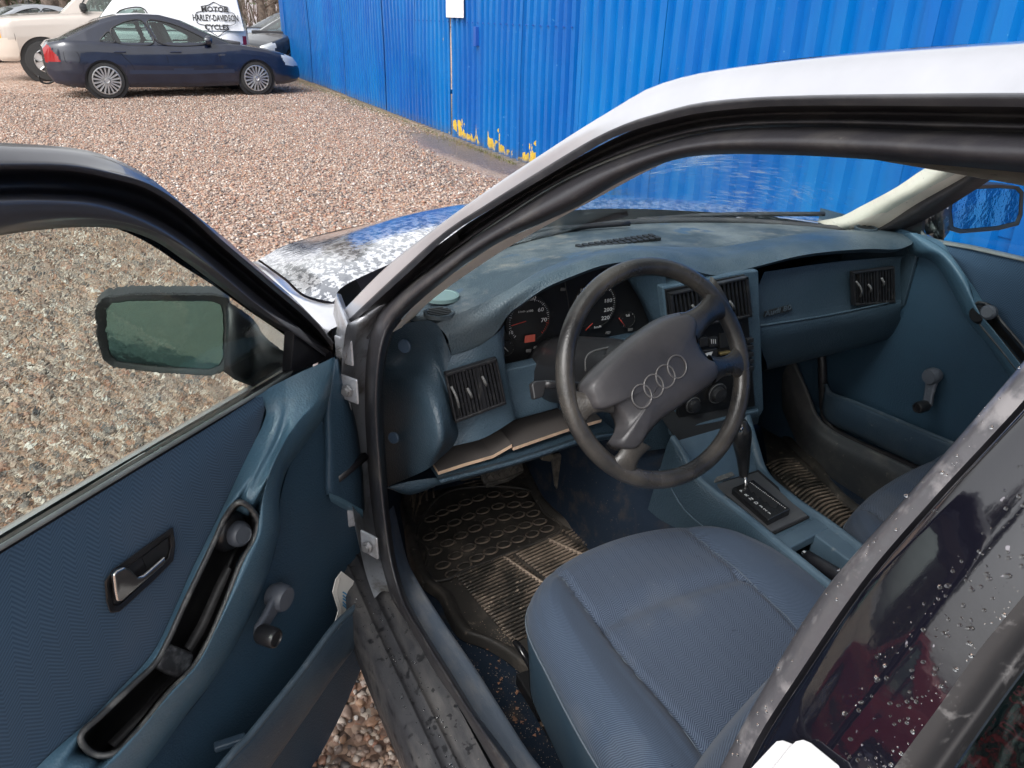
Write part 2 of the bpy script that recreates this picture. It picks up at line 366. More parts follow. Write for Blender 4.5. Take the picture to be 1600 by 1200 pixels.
def stone_mat():
    m = bpy.data.materials.new('stones'); m.use_nodes = True; nt = m.node_tree; L = nt.links.new; b = nt.nodes['Principled BSDF']
    g = N(nt, 'ShaderNodeNewGeometry'); rp = N(nt, 'ShaderNodeValToRGB'); L(g.outputs['Random Per Island'], rp.inputs[0]); e = rp.color_ramp.elements
    cols = [(0,(.09,.082,.080)),(.09,(.18,.145,.13)),(.25,(.31,.215,.17)),(.4,(.42,.30,.235)),(.52,(.37,.19,.135)),(.62,(.46,.28,.18)),(.72,(.31,.255,.225)),(.82,(.48,.38,.31)),(.93,(.58,.49,.42)),(1,(.70,.65,.60))]
    e[0].color = (*cols[0][1],1); e[1].color = (*cols[-1][1],1)
    for p_, c in cols[1:-1]: q = e.new(p_); q.color = (*c,1)
    n = N(nt, 'ShaderNodeTexNoise', Scale=180, Detail=4); L(g.outputs['Position'], n.inputs['Vector']); mr = N(nt, 'ShaderNodeMapRange'); mr.inputs['To Min'].default_value = .6; mr.inputs['To Max'].default_value = 1.05; L(n.outputs[0], mr.inputs[0])
    v = N(nt, 'ShaderNodeVectorMath', _operation='SCALE'); L(rp.outputs[0], v.inputs[0]); L(mr.outputs[0], v.inputs['Scale']); L(v.outputs[0], b.inputs['Base Color'])
    b.inputs['Roughness'].default_value = .45; bn = N(nt, 'ShaderNodeBump', Strength=.4, Distance=.002); L(n.outputs[0], bn.inputs['Height']); L(bn.outputs[0], b.inputs['Normal']); return m
SM = stone_mat()
def stones(name, label, n, area, size, sub):
    bm = bmesh.new()
    if sub: bmesh.ops.create_icosphere(bm, subdivisions=sub, radius=1)
    else:
        vs = [bm.verts.new(v) for v in ((1,0,0),(0,1,0),(-1,0,0),(0,-1,0),(0,0,1),(0,0,-1))]
        for a, b in ((0,1),(1,2),(2,3),(3,0)): bm.faces.new((vs[a],vs[b],vs[4])); bm.faces.new((vs[b],vs[a],vs[5]))
        bm.verts.index_update()
    bv = np.array([v.co[:] for v in bm.verts]); bf = np.array([[v.index for v in f.verts] for f in bm.faces]); bm.free()
    P = []; 
    while len(P) < n:
        x = rng.uniform(area[0], area[1]); y = rng.uniform(area[2], area[3])
        if area[4](x, y): P.append((x, y))
    P = np.array(P); n = len(P)
    s = size*rng.lognormal(0, .32, n); s = np.clip(s, size*.45, size*2.1)
    V = bv[None]*(1+.16*rng.normal(size=(n, len(bv), 1)))
    V = V*np.stack([s, s*rng.uniform(.6,.95,n), s*rng.uniform(.45,.75,n)], 1)[:, None]
    a = rng.uniform(0, 2*np.pi, n); tl = rng.normal(0, .35, n)
    c, d = np.cos(a)[:,None], np.sin(a)[:,None]; X = V[...,0]*c - V[...,1]*d; Y = V[...,0]*d + V[...,1]*c
    ct, stt = np.cos(tl)[:,None], np.sin(tl)[:,None]; X2 = X*ct + V[...,2]*stt; Z = -X*stt + V[...,2]*ct
    V = np.stack([X2+P[:,0:1], Y+P[:,1:2], Z + (s*.28)[:,None]*rng.uniform(.2,1.6,n)[:,None]], -1).reshape(-1,3)
    Fc = (bf[None] + (np.arange(n)*len(bv))[:,None,None]).reshape(-1,3)
    me = bpy.data.meshes.new(name); me.vertices.add(len(V)); me.vertices.foreach_set('co', V.ravel()); me.loops.add(Fc.size); me.loops.foreach_set('vertex_index', Fc.ravel().astype(np.int32))
    me.polygons.add(len(Fc)); me.polygons.foreach_set('loop_start', np.arange(0, Fc.size, 3, dtype=np.int32)); me.polygons.foreach_set('loop_total', np.full(len(Fc), 3, np.int32)); me.update()
    me.materials.append(SM); 
    if sub > 1: me.polygons.foreach_set('use_smooth', [True]*len(me.polygons))
    o = bpy.data.objects.new(name, me); COL.objects.link(o); tag(o, label, kind='stuff')
stones('gravel', 'wet pinkish gravel stones beside the door sill', 6500, (-1.7,-.5,.5,1.75, lambda x,y: x < -.55), .0085, 2)
stones('gravel', 'wet gravel stones seen through the open door', 38000, (-3.4,-.9,1.7,5.4, lambda x,y: abs(x+1.07-(-.26*y)) < .42*y+.3), .0105, 1)

stones('gravel', 'wet pinkish gravel stones across the yard between the car and the parked vehicles', 150000, (-6.0,2.58,3.6,19.0, lambda x,y: rng.uniform(0,1) < min(1,(19.5-y)/7.0)**1.3 and -.42*y-.4 < x+1.07 < .52*y+.2 and not (x > -1.1 and y < 2.7) and ((x-2.35)/.45)**2+((y-8.2)/2.6)**2 > rng.uniform(.5,1.2)), .0120, 0)
# ------------------------------------------------------------------ blue sheet fence
def fence_mat():
    m = M('blue_paint', (.0,.085,.34), .42, 0, .35, var=[((.0,.145,.42), 1.3, .35, .7, 4, (1,1,.35)), ((.002,.055,.26), 2.2, .62, .85, 6, (1,1,.25))], rvar=(2,.28,.5))
    nt = m.node_tree; L = nt.links.new; b = nt.nodes['Principled BSDF']; src = b.inputs['Base Color'].links[0].from_socket
    g = N(nt, 'ShaderNodeNewGeometry'); sp = N(nt, 'ShaderNodeSeparateXYZ'); L(g.outputs['Position'], sp.inputs[0])
    def rng_(s, a, b_, t0=0, t1=1):
        r = N(nt, 'ShaderNodeMapRange'); r.inputs['From Min'].default_value = a; r.inputs['From Max'].default_value = b_; r.inputs['To Min'].default_value = t0; r.inputs['To Max'].default_value = t1; L(s, r.inputs[0]); return r.outputs[0]
    def mul(a, c, op='MULTIPLY'):
        n = N(nt, 'ShaderNodeMath', _operation=op)
        for i, q in enumerate((a, c)):
            if isinstance(q, (int,float)): n.inputs[i].default_value = q
            else: L(q, n.inputs[i])
        return n.outputs[0]
    mp = N(nt, 'ShaderNodeMapping'); mp.inputs['Scale'].default_value = (7,7,5); L(g.outputs['Position'], mp.inputs[0])
    nz = N(nt, 'ShaderNodeTexNoise', Scale=1, Detail=3); L(mp.outputs[0], nz.inputs['Vector'])
    band = mul(rng_(sp.outputs[2], .42, .10), mul(rng_(sp.outputs[1], 10.6, 9.4), rng_(sp.outputs[1], 6.0, 6.5)))
    band2 = rng_(sp.outputs[2], .0, .06)
    msk = rng_(mul(mul(nz.outputs[0], mul(band, .34), 'ADD'), mul(band2,.0), 'ADD'), .80, .82)
    msk = mul(msk, rng_(sp.outputs[2], .03, .07))
    mx = N(nt, 'ShaderNodeMix', _data_type='RGBA'); L(src, mx.inputs[6]); mx.inputs[7].default_value = (.62,.42,.06,1); L(msk, mx.inputs[0])
    n3 = N(nt, 'ShaderNodeTexNoise', Scale=26, Detail=4); L(g.outputs['Position'], n3.inputs['Vector'])
    sc_ = mul(rng_(n3.outputs[0], .70, .76), .7)
    m2 = N(nt, 'ShaderNodeMix', _data_type='RGBA'); L(mx.outputs[2], m2.inputs[6]); m2.inputs[7].default_value = (.08,.25,.48,1); L(sc_, m2.inputs[0])
    # rising damp and dirt along the foot
    d = mul(rng_(sp.outputs[2], .16, .0), rng_(n3.outputs[0], .35, .6))
    m3 = N(nt, 'ShaderNodeMix', _data_type='RGBA'); L(m2.outputs[2], m3.inputs[6]); m3.inputs[7].default_value = (.10,.10,.07,1); L(mul(d,.8), m3.inputs[0])
    L(m3.outputs[2], b.inputs['Base Color']); 
    n4 = N(nt, 'ShaderNodeTexNoise', Scale=3, Detail=3); L(g.outputs['Position'], n4.inputs['Vector']); bn = N(nt, 'ShaderNodeBump', Strength=.12, Distance=.02); L(n4.outputs[0], bn.inputs['Height']); L(bn.outputs[0], b.inputs['Normal'])
    return m
BM = fence_mat()
BD = M('dark_gap', (.01,.015,.03), .8)
def sheet(parent, y0, y1, x, pitch, depth, h, z0=.03, lean=0):
    V = []; Fc = []; y = y0; prof = []
    while y < y1-.01:
        for f_, dx in ((0,0),(.42,0),(.50,depth),(.92,depth)):
            if y+f_*pitch <= y1: prof.append((x+dx, y+f_*pitch))
        y += pitch
    prof.append((prof[-1][0], y1))
    zs = [z0+random.uniform(-.01,.015), h*.3, h*.6, h]
    for k, z in enumerate(zs):
        for (a, b) in prof: V.append((a+random.uniform(-.003,.003)+(.012*math.sin(b*2.1+k*1.7) if 0<k<3 else 0)+lean*z, b, z))
    n = len(prof)
    for k in range(3):
        for i in range(n-1): Fc.append((k*n+i, k*n+i+1, (k+1)*n+i+1, (k+1)*n+i))
    o = mesh('metal_sheet', V, Fc, BM, parent, recalc=False)
    s = o.modifiers.new('s','SOLIDIFY'); s.thickness = .004; s.offset = 0
fe = empty('metal_fence', (2.68, 10, 0)); tag(fe, 'tall bright blue corrugated sheet fence with yellow flaked paint at its foot', 'fence')
fr_ = empty('p', (0,0,0)); bpy.data.objects.remove(fr_)
off = Vector((-2.68,-10,0))
holder = fe
def fsheet(*a, **k): 
    before = set(bpy.data.objects); sheet(fe, *a, **k)
    for o in set(bpy.data.objects)-before: o.location = off
ys = [20.6, 18.1, 15.2, 12.6, 11.1, 9.75, 8.85, 7.7, 6.47]
for i in range(len(ys)-1):
    fsheet(ys[i+1]-.03, ys[i], 2.65+(.008 if i % 2 else 0), .155, .045, 3.0, lean=0)
y = 6.36; i = 0
while y > -15:
    fsheet(y-1.18, y, 2.605+(.007 if i % 2 else 0), .19, .045, 3.0); y -= 1.14; i += 1
def fb(name, c, s, m, bev=0): o = box(name, c, s, m, fe, bev); o.location = off; return o
fb('post', (2.655,6.415,1.5), (.09,.07,3.0), BM, .004)
fb('post', (2.72,20.9,1.5), (.18,.5,3.0), BM, .006)
PG = M('grey_primer', (.30,.40,.58), .5, var=[((.2,.28,.42), 6, .4, .6)])
p = onY(459, 40, 20.64); fb('primer_patch', (2.735,20.645,1.45), (.11,.006,1.15), PG); fb('paper_tag', (2.70,20.64,1.79), (.07,.012,.10), M('paper_white',(.75,.75,.75),.7))
for z in (.55, 2.4): fb('rail', (2.71,13.5,z), (.04,14,.05), BM)
for z in (.55, 2.4): fb('rail', (2.67,-4.3,z), (.04,21,.05), BM)
V = []; Fc = []
for yy in np.arange(6.6, 12.4, .155):
    for zz in (1.36,):
        c = Vector((2.642,yy+.03,zz)); k = len(V)
        V += [c+Vector((-.008*(q==2),.009*math.cos(a),.009*math.sin(a))) for q in (1,2) for a in np.linspace(0,2*math.pi,7)[:-1]]
        Fc += [tuple(k+6+j for j in range(6))]+[(k+j,k+(j+1)%6,k+6+(j+1)%6,k+6+j) for j in range(6)]
o = mesh('screw', V, Fc, M('screw_blue',(.01,.06,.3),.4), fe); o.location = off; tag(o, kind='stuff')
# dark gate hinge where two sheets meet
fb('hinge', (2.64,8.84,1.22), (.05,.07,.20), M('hinge_blue',(.01,.07,.32),.4), .005)
PW = M('notice_paper', (.78,.78,.77), .6, var=[((.68,.68,.66), 14, .4, .6)])
a, b_ = onX(697, 27, 2.628), onX(724, 28, 2.628)
nn_ = box('paper_notice', (2.630,(a.y+b_.y)/2,a.z+.21), (.006,abs(a.y-b_.y),.42), PW); tag(nn_, 'white paper notice fixed to the blue fence', 'notice')

GRS = M('grass_blade', (.10,.11,.035), .8, var=[((.20,.17,.08),3,.4,.6)])
V = []; Fc = []
for i in range(2600):
    yy = random.uniform(7.6,20.5); x = 2.62-abs(random.gauss(0,.11))*(1 if yy > 9 else .35)-.01; h = random.uniform(.012,.05); a = random.uniform(0,6.28); k = len(V); w_ = .003
    V += [(x-w_*math.cos(a),yy-w_*math.sin(a),.0),(x+w_*math.cos(a),yy+w_*math.sin(a),.0),(x+random.gauss(0,.012),yy+random.gauss(0,.012),h)]; Fc.append((k,k+1,k+2))
tag(mesh('grass', V, Fc, GRS, None, recalc=False), 'thin weeds and moss along the foot of the blue fence', kind='stuff')
# ------------------------------------------------------------------ vehicles in the yard
BLK = M('black_plastic', (.012,.012,.013), .45); TYR = M('tyre_rubber', (.02,.02,.021), .75, bump=[('n',60,.4,.01)]); RIM = M('alloy', (.62,.62,.62), .3, .9); LENSR = M('red_lens', (.26,.006,.008), .15, coat=.6); LENSC = M('clear_lens', (.55,.57,.58), .1, .3, coat=.8)
AMB = M('amber_lens', (.85,.30,.05), .2, coat=.6); TG = thin_glass('car_glass', (.50,.62,.58), 1.3); SEAT = M('seat_dark', (.035,.035,.04), .9); SEAMM = M('seam_dark', (.004,.005,.01), .9)
def wheel(parent, x, y, r, rim, side, spokes, rimm, w=.2):
    # side = -1: outer face towards local -y
    tw = empty('wheel', (x, y, r), parent=parent); n = (0,side,0)
    disc('tyre', (0,-side*w/2,0), n, [(rim*.98,0.01),(r*.93,0),(r,.03),(r,w-.03),(r*.93,w),(rim*1.03,w+.004),(rim,w-.02),(rim*.98,w*.5)], TYR, tw, 36)
    disc('rim', (0,-side*w/2,0), n, [(rim*.99,w*.3),(rim*1.0,w-.01),(rim*.93,w-.008),(rim*.88,w*.55),(0.001,w*.5)], rimm, tw, 36)
    disc('hub', (0,side*(w/2-.05),0), n, [(.075,0),(.07,.03),(.03,.04),(.03,.045),(.001,.046)], rimm, tw, 16)
    sp = None; R2 = rim*.95; wd = .011 if spokes > 8 else .05
    for k in range(spokes):
        if sp is None:
            sp = mesh('spoke', [(-wd*.8,0,.05),(wd*.8,0,.05),(wd*1.1,0,R2),(-wd*1.1,0,R2),(-wd*1.2,-.03,.05),(wd*1.2,-.03,.05),(wd*1.5,-.03,R2),(-wd*1.5,-.03,R2)], [(0,1,2,3),(0,4,5,1),(1,5,6,2),(2,6,7,3),(3,7,4,0)], rimm, tw); q = sp
        else: q = copy(sp, tw)
        q.location = (0, side*(w/2-.012), 0); q.rotation_euler = (0, 2*math.pi*k/spokes, 0)
        if side > 0: q.scale = (1,-1,1)
def vehicle(name, label, cat, sp, loc, rz, paint, group=None, scale=1, sides=(-1,1)):
    R = empty(name, loc, rz); R.scale = (scale,)*3; tag(R, label, cat, group)
    L2, W2 = sp['L']/2, sp['W']/2; nx = sp.get('nx', 220)
    xs = np.linspace(-L2, L2, nx); tp = np.array(sp['top']); bt = np.array(sp['bot'])
    arches = [(x, sp['r']*1.0, sp['ra']) for x in sp['wheels']]
    prof_t = [0,.08,.3,.55,.8,.92,1]; prof_w = sp.get('prof', [.92,.975,1,1,.985,.96,.90])
    def hw(x):
        e = max(0, (abs(x)-(L2-.55))/.55); return W2*(1-.34*e**2.2)
    def zb(x):
        z = np.interp(x, bt[:,0], bt[:,1])
        for (ax, az, ra) in arches:
            if abs(x-ax) < ra: z = max(z, az+math.sqrt(ra*ra-(x-ax)**2))
        return z
    def zt(x): return float(np.interp(x, tp[:,0], tp[:,1]))
    ns = 22; nt_ = 8; rows_all = []
    for x in xs:
        b0 = zb(x); b_full = float(np.interp(x, bt[:,0], bt[:,1])); t0 = zt(x); r = []
        for i in range(ns+1):
            z = b0+(t0-b0)*i/ns; tt = (z-b_full)/(t0-b_full+1e-6); y = hw(x)*np.interp(tt, prof_t, prof_w); r.append((x, y, z))
        ye = r[-1][1]
        for i in range(1, nt_+1):
            f_ = i/nt_; r.append((x, ye*(1-f_), t0+sp.get('crown',.035)*math.sin(f_*math.pi/2)))
        rows_all.append(r)
    classes = {}
    def add(cls, sgn, quad):
        V, Fc, idx = classes.setdefault(cls, ([], [], {}))
        q = []
        for p_ in quad:
            key = (round(p_[0],5), round(p_[1]*sgn,5), round(p_[2],5))
            if key not in idx: idx[key] = len(V); V.append(key)
            q.append(idx[key])
        if len(set(q)) >= 3:
            q2 = []; [q2.append(i) for i in q if i not in q2]; Fc.append(tuple(q2 if sgn < 0 else q2[::-1]))
    for i in range(nx-1):
        for j in range(ns+nt_):
            qd = [rows_all[i][j], rows_all[i+1][j], rows_all[i+1][j+1], rows_all[i][j+1]]
            cx = sum(p_[0] for p_ in qd)/4; cz = sum(p_[2] for p_ in qd)/4; cls = 'body'
            if j < ns:
                for nm, pl in sp.get('patches', {}).items():
                    if poly_in(cx, cz, pl): cls = nm
            for s in (-1, 1): add((cls, s) if cls not in ('body','roof','windshield','rear_window') else (cls, 0), s, qd)
    gh = np.array(sp['roof']); g0, g1 = gh[0,0], gh[-1,0]; nxg = sp.get('nxg', 150); xg = np.linspace(g0, g1, nxg); wb, wr = sp['wb'], sp['wr']; nr = 24; G = []
    for x in xg:
        z1 = float(np.interp(x, gh[:,0], gh[:,1])); z0 = min(zt(x)-.01, z1); zc = z1-.055; r = []
        for i in range(nr+1):
            z = z0+(max(zc,z0)-z0)*i/nr; y = wb+(wr-wb)*((z-.95)/(sp['H']-.95)); r.append((x, y*(1-.06*max(0,(abs(x-(g0+g1)/2)/((g1-g0)/2))-.7)/.3), z))
        ye = r[-1][1]
        for i in range(1, 5):
            a = i/4*math.pi/2; r.append((x, ye-.07*math.sin(a)*1.0*min(1,(z1-z0)/.06), max(zc,z0)+(z1-max(zc,z0))*(1-math.cos(a))*1.0))
        ye2 = r[-1][1]
        for i in range(1, 7): r.append((x, ye2*(1-i/6), z1+.02*math.sin(i/6*math.pi/2)))
        G.append(r)
    for i in range(nxg-1):
        dz = abs(np.interp(xg[i+1], gh[:,0], gh[:,1])-np.interp(xg[i], gh[:,0], gh[:,1]))/(xg[i+1]-xg[i])
        for j in range(nr+10):
            qd = [G[i][j], G[i+1][j], G[i+1][j+1], G[i][j+1]]; cx = sum(p_[0] for p_ in qd)/4; cz = sum(p_[2] for p_ in qd)/4; cls = 'roof'
            if j < nr:
                for wi, (nm, pl) in enumerate(sp['win']):
                    if poly_in(cx, cz, pl): cls = nm+'#%d' % wi
            elif j >= nr+3 and dz > .33: cls = 'windshield' if cx > 0 else 'rear_window'
            for s in (-1, 1): add((cls, s) if cls not in ('body','roof','windshield','rear_window') else (cls, 0), s, qd)
    mats = {'body':paint,'roof':paint,'windshield':TG,'rear_window':TG,'side_window':TG,'tail_light':LENSR,'head_light':LENSC,'indicator':AMB,'moulding':sp.get('mould',BLK),'bumper':sp.get('bump',paint),'fuel_flap':paint}
    for (cls, _s), (V, Fc, _) in classes.items():
        o = mesh(cls.split('#')[0], V, Fc, mats[cls.split('#')[0]], R, True, recalc=False)
    # ends
    for e, nm in ((0,'rear_panel'),(-1,'front_panel')):
        r = rows_all[e]; V = [(p_[0],-p_[1],p_[2]) for p_ in r[:ns+1]]+[(p_[0],p_[1],p_[2]) for p_ in r[:ns+1]][::-1]
        o = mesh(nm, V, [tuple(range(len(V)))], sp.get('bump',paint), R)
    def surf(x, z, s, off=.004):
        t0 = zt(x)
        if z > t0-.005: return Vector((x, s*((wb+(wr-wb)*((z-.95)/(sp['H']-.95)))+off), z))
        bf = float(np.interp(x, bt[:,0], bt[:,1])); tt = (z-bf)/(t0-bf); return Vector((x, s*(hw(x)*np.interp(tt, prof_t, prof_w)+off), z))
    for s in sides:
        for nm, pl in sp['win']:
            tube('window_seal', [surf(x, z, s) for x, z in pl], .012, BLK, R, closed=True, n=len(pl)*5, seg=6)
        for ln in sp.get('seams', []):
            tube('seam', [surf(x, z, s, -.002) for x, z in ln], .005, SEAMM, R, n=len(ln)*5, seg=5)
        for (x, z) in sp.get('handles', []):
            box('door_handle', surf(x, z, s, .012), (.20,.025,.03), sp.get('mould',BLK), R, .008)
        if sp.get('mirror'):
            x, z = sp['mirror']; c = surf(x, z, s, .10)
            mo = disc('wing_mirror', c, (1,0,0), [(.001,-.075),(.06,-.07),(.085,-.02),(.08,.03),(.04,.06),(.001,.065)], sp.get('mirm',paint), R, 16, (0,1,0)); 
            box('mirror_arm', surf(x+.02,z-.05,s,.04), (.06,.1,.03), BLK, R, .008)
        # lined wheel housings
        for ax in sp['wheels']:
            disc('wheel_arch', (ax, s*(W2-.32), sp['r']), (0,s,0), [(.001,0),(sp['ra']+.02,0),(sp['ra']+.02,.26)], BLK, R, 28)
            wheel(R, ax, s*(W2-.125), sp['r'], sp['rim'], s, sp['spokes'], RIM)
    # underbody and seats
    box('underbody', (0,0,sp['bot'][len(sp['bot'])//2][1]+.12), (sp['L']*.9,sp['W']*.62,.1), BLK, R)
    for x in sp.get('seats', []):
        for y in (-.36,.36):
            sc_ = slab('seat_back', [(x+.1,y-.24,.55),(x-.12,y-.22,1.12),(x-.16,y-.12,1.28),(x-.16,y+.12,1.28),(x-.12,y+.22,1.12),(x+.1,y+.24,.55)], (.1,0,.02), SEAT, R, .03)
    if sp.get('dash'):
        x = sp['dash']; slab('dash_panel', [(x,-.7,.6),(x+.1,-.7,.98),(x+.1,.7,.98),(x,.7,.6)], (.3,0,0), SEAT, R, .03)
    return R, surf
SED = dict(L=4.58, W=1.80, H=1.43, top=[(-2.29,.84),(-2.2,.93),(-1.95,.985),(-1.5,.975),(-.9,.93),(0,.915),(.8,.935),(1.1,.92),(1.5,.86),(1.95,.76),(2.15,.69),(2.25,.60),(2.29,.50)],
    bot=[(-2.29,.40),(-2.2,.27),(-1.8,.20),(0,.18),(1.9,.20),(2.2,.24),(2.29,.30)], wheels=(-1.38,1.335), r=.318, ra=.350, rim=.243, spokes=18,
    roof=[(-2.02,.985),(-1.62,1.17),(-1.3,1.315),(-1.0,1.40),(-.6,1.43),(-.25,1.42),(.1,1.335),(.5,1.155),(.85,1.0),(.98,.93)], wb=.80, wr=.60,
    win=[('side_window',[(-1.36,.975),(-1.28,1.07),(-1.19,1.13),(-1.12,.96)]),('side_window',[(-1.09,.955),(-1.15,1.16),(-1.0,1.25),(-.85,1.305),(-.60,1.325),(-.47,.955)]),('side_window',[(-.38,.955),(-.50,1.325),(-.22,1.31),(.0,1.25),(.45,1.03),(.52,.965)])],
    patches={'tail_light':[(-2.3,.955),(-2.235,.955),(-2.10,.74),(-2.055,.63),(-2.3,.62)],'head_light':[(1.86,.74),(2.06,.75),(2.3,.62),(2.3,.52),(1.95,.55)],'moulding':[(-.98,.50),(.92,.50),(.92,.425),(-.98,.425)]},
    mould=M('moulding_navy',(.012,.018,.04),.45), seams=[[(-1.12,.95),(-1.08,.8),(-.9,.55),(-.86,.25)],[(-.42,.95),(-.30,.75),(-.27,.24)],[(.60,.93),(.66,.75),(.66,.24)],[(-1.99,.80),(-1.78,.80),(-1.77,.63),(-1.97,.62),(-1.99,.80)],[(-2.1,.60),(-1.75,.58)],[(1.9,.5),(2.2,.48)]],
    handles=[(-1.08,.80),(-.12,.80)], mirror=(.50,1.0), seats=(-.15,-1.05), dash=.75)
NAVY = M('navy_paint', (.003,.0055,.018), .3, .1, coat=1, var=[((.006,.010,.026), 3, .4, .6)])
SR, ssurf = vehicle('blue_sedan', 'dark blue sedan with multi-spoke wheels parked nose to the blue fence', 'car', SED, (-.14,16.50,0), math.radians(6.0), NAVY, scale=.925)
tube('tow_bar', [(-2.15,0,.28),(-2.32,0,.22),(-2.42,0,.26),(-2.43,0,.36)], .018, BLK, SR); 
tube('wiper', [(1.0,.5,.955),(.93,.0,1.0),(.86,-.35,1.03)], .008, BLK, SR)
SUV = dict(L=5.6, W=2.0, H=1.93, top=[(-2.8,1.25),(-1,1.27),(.9,1.30),(1.5,1.26),(2.3,1.20),(2.62,1.15),(2.75,1.05),(2.8,.95)], bot=[(-2.8,.5),(-2.3,.38),(0,.36),(1.3,.38),(2.6,.38),(2.8,.5)], wheels=(-1.6,1.80), r=.39, ra=.46, rim=.225, spokes=6,
    roof=[(-2.7,1.27),(-2.5,1.85),(-2.0,1.93),(-.2,1.95),(.55,1.90),(.85,1.80),(1.42,1.28)], wb=.93, wr=.72,
    win=[('side_window',[(1.0,1.33),(.62,1.80),(.0,1.82),(-.04,1.33)]),('side_window',[(-.25,1.33),(-.25,1.82),(-1.1,1.80),(-1.15,1.33)])],
    patches={'indicator':[(2.66,1.13),(2.84,1.13),(2.84,.82),(2.66,.82)],'head_light':[(2.52,1.14),(2.66,1.14),(2.66,.82),(2.5,.82)],'bumper':[(2.25,.80),(2.9,.80),(2.9,.3),(2.25,.3)]},
    bump=M('beige_cladding',(.50,.43,.37),.45), seams=[[(1.25,1.27),(1.22,.9),(1.2,.4)],[(2.25,.80),(2.8,.80)],[(2.25,1.15),(2.26,.8),(2.25,.4)],[(-.1,1.3),(-.1,.5)]], handles=[(.1,1.15)], mirror=(.95,1.40), seats=(-.1,), dash=.9, crown=.05, mirm=BLK)
SUV['top'] = [(-2.45,1.25)]+[(x-.35,z) for x,z in SUV['top'][1:]]; SUV['bot'] = [(-2.45,.5)]+[(x-.35,z) for x,z in SUV['bot'][1:]]; SUV['wheels'] = (-1.75,1.45); SUV['L'] = 4.9
SUV['roof'] = [(-2.3,1.27),(-2.2,1.85)]+[(x-.35,z) for x,z in SUV['roof'][2:]]; SUV['win'] = [(a,[(x-.35,z) for x,z in b]) for a,b in SUV['win']]; SUV['patches'] = {a:[(x-.35,z) for x,z in b] for a,b in SUV['patches'].items()}
SUV['seams'] = [[(x-.35,z) for x,z in b] for b in SUV['seams']]; SUV['handles'] = [(-.25,1.15)]; SUV['mirror'] = (.60,1.40); SUV['seats'] = (-.45,); SUV['dash'] = .55
SUV['patches']['indicator'] = [(2.16,1.12),(2.33,1.10),(2.33,.82),(2.16,.82)]; SUV['patches']['head_light'] = [(2.33,1.12),(2.5,1.1),(2.5,.82),(2.33,.82)]
BEI = M('beige_paint', (.40,.355,.32), .3, .3, coat=.8)
vehicle('pickup_truck', 'beige pickup truck with amber indicator parked behind the blue sedan', 'pickup', SUV, (-.96,20.4,0), math.radians(179), BEI, sides=(1,))
VAN = dict(L=4.3, W=1.78, H=2.1, top=[(-2.15,1.22),(0,1.22),(.9,1.22),(1.05,1.20),(1.3,1.12),(1.6,1.02),(2.0,.86),(2.15,.62)], bot=[(-2.15,.35),(0,.22),(2.15,.28)], wheels=(-1.35,1.4), r=.31, ra=.36, rim=.19, spokes=8,
    roof=[(-2.14,1.22),(-2.10,1.5),(-2.03,2.0),(-1.9,2.09),(-.1,2.12),(.22,2.04),(.50,1.80),(1.03,1.22)], wb=.875, wr=.80,
    win=[('side_window',[(.70,1.28),(.47,1.50),(.36,1.58),(-.10,1.62),(-.16,1.29)])], patches={'tail_light':[(-2.2,1.12),(-2.07,1.12),(-2.07,.86),(-2.2,.86)]},
    seams=[[(-.24,1.9),(-.24,.3)],[(-1.95,1.20),(-.3,1.20)],[(.86,1.2),(.84,.4)]], seats=(-.1,), dash=.7)
WHT = M('white_paint', (.74,.75,.78), .3, 0, coat=.8, var=[((.62,.63,.66), 2, .4, .7)])
VR, vsurf = vehicle('white_van', 'white panel van with a black motorcycle emblem on its side behind the blue sedan', 'van', VAN, (-.46,18.35,0), math.radians(170), WHT, sides=(1,), scale=.87)
# the emblem: a bar across a shield
EB = M('emblem_black', (.02,.02,.022), .5)
def vlogo():
    ox, oz = -1.56, 1.46; sc = .40; y0 = .815+.015
    def P(u, v): z = oz+v*sc; return Vector((ox-u*sc, .875+(.80-.875)*((z-.95)/1.15)+.010, z))
    bar = [(-1,.25),(1,.25),(1,.20),(.95,.12),(1.0,-.12),(1.0,-.25),(-1,-.25),(-1,-.2),(-.95,-.12),(-1,.12)]
    tube('emblem_bar', [P(*q) for q in [(-1,.25),(1,.25),(.96,0),(1,-.25),(-1,-.25),(-.96,0)]], .008, EB, VR, closed=True, n=60, seg=4)
    for nm, pl in (('emblem_shield',[(-.62,.30),(-.70,.58),(-.30,.66),(0,.82),(.30,.66),(.70,.58),(.62,.30)]),('emblem_shield',[(-.55,-.30),(-.55,-.55),(0,-.92),(.55,-.55),(.55,-.30)])):
        for i in range(len(pl)-1): tube(nm, [P(*pl[i]), P(*pl[i+1])], .009, EB, VR, seg=4)
    X = P(1,0)-P(-1,0); Y = P(0,1)-P(0,0)
    for s_, v, h, sx in (('MOTOR',.44,.30,1.05),('HARLEY-DAVIDSON',0,.36,.60),('CYCLES',-.46,.30,1.0)):
        text('emblem_lettering', s_, P(0,v), h*sc*1.25, X, Y, EB, None, .001, sx, bold=.004).parent = VR
vlogo()
def placed(px, py, Y): return onY(px, py, Y)
p = placed(25, 45, 27)
SIL = M('silver_paint', (.42,.44,.47), .3, .6, coat=.8); DRK = M('dark_paint', (.03,.035,.045), .3, .4, coat=.8); LBL = M('light_blue_paint', (.20,.28,.42), .3, .5, coat=.8)
LOW = dict(SED); LOW.update(nx=90, nxg=70, spokes=5, seams=SED['seams'][:3], mould=BLK)
vehicle('silver_car', 'silver car parked far left behind the hood of the beige pickup', 'car', LOW, (p.x,27,0), math.radians(200), SIL, sides=(1,))
p = placed(428, 50, 22)
vehicle('dark_car', 'dark car closest to the fence end, right of the white van', 'car', LOW, (p.x+.75,21.9,0), math.radians(215), DRK, sides=(1,))
p = placed(425, 45, 26)
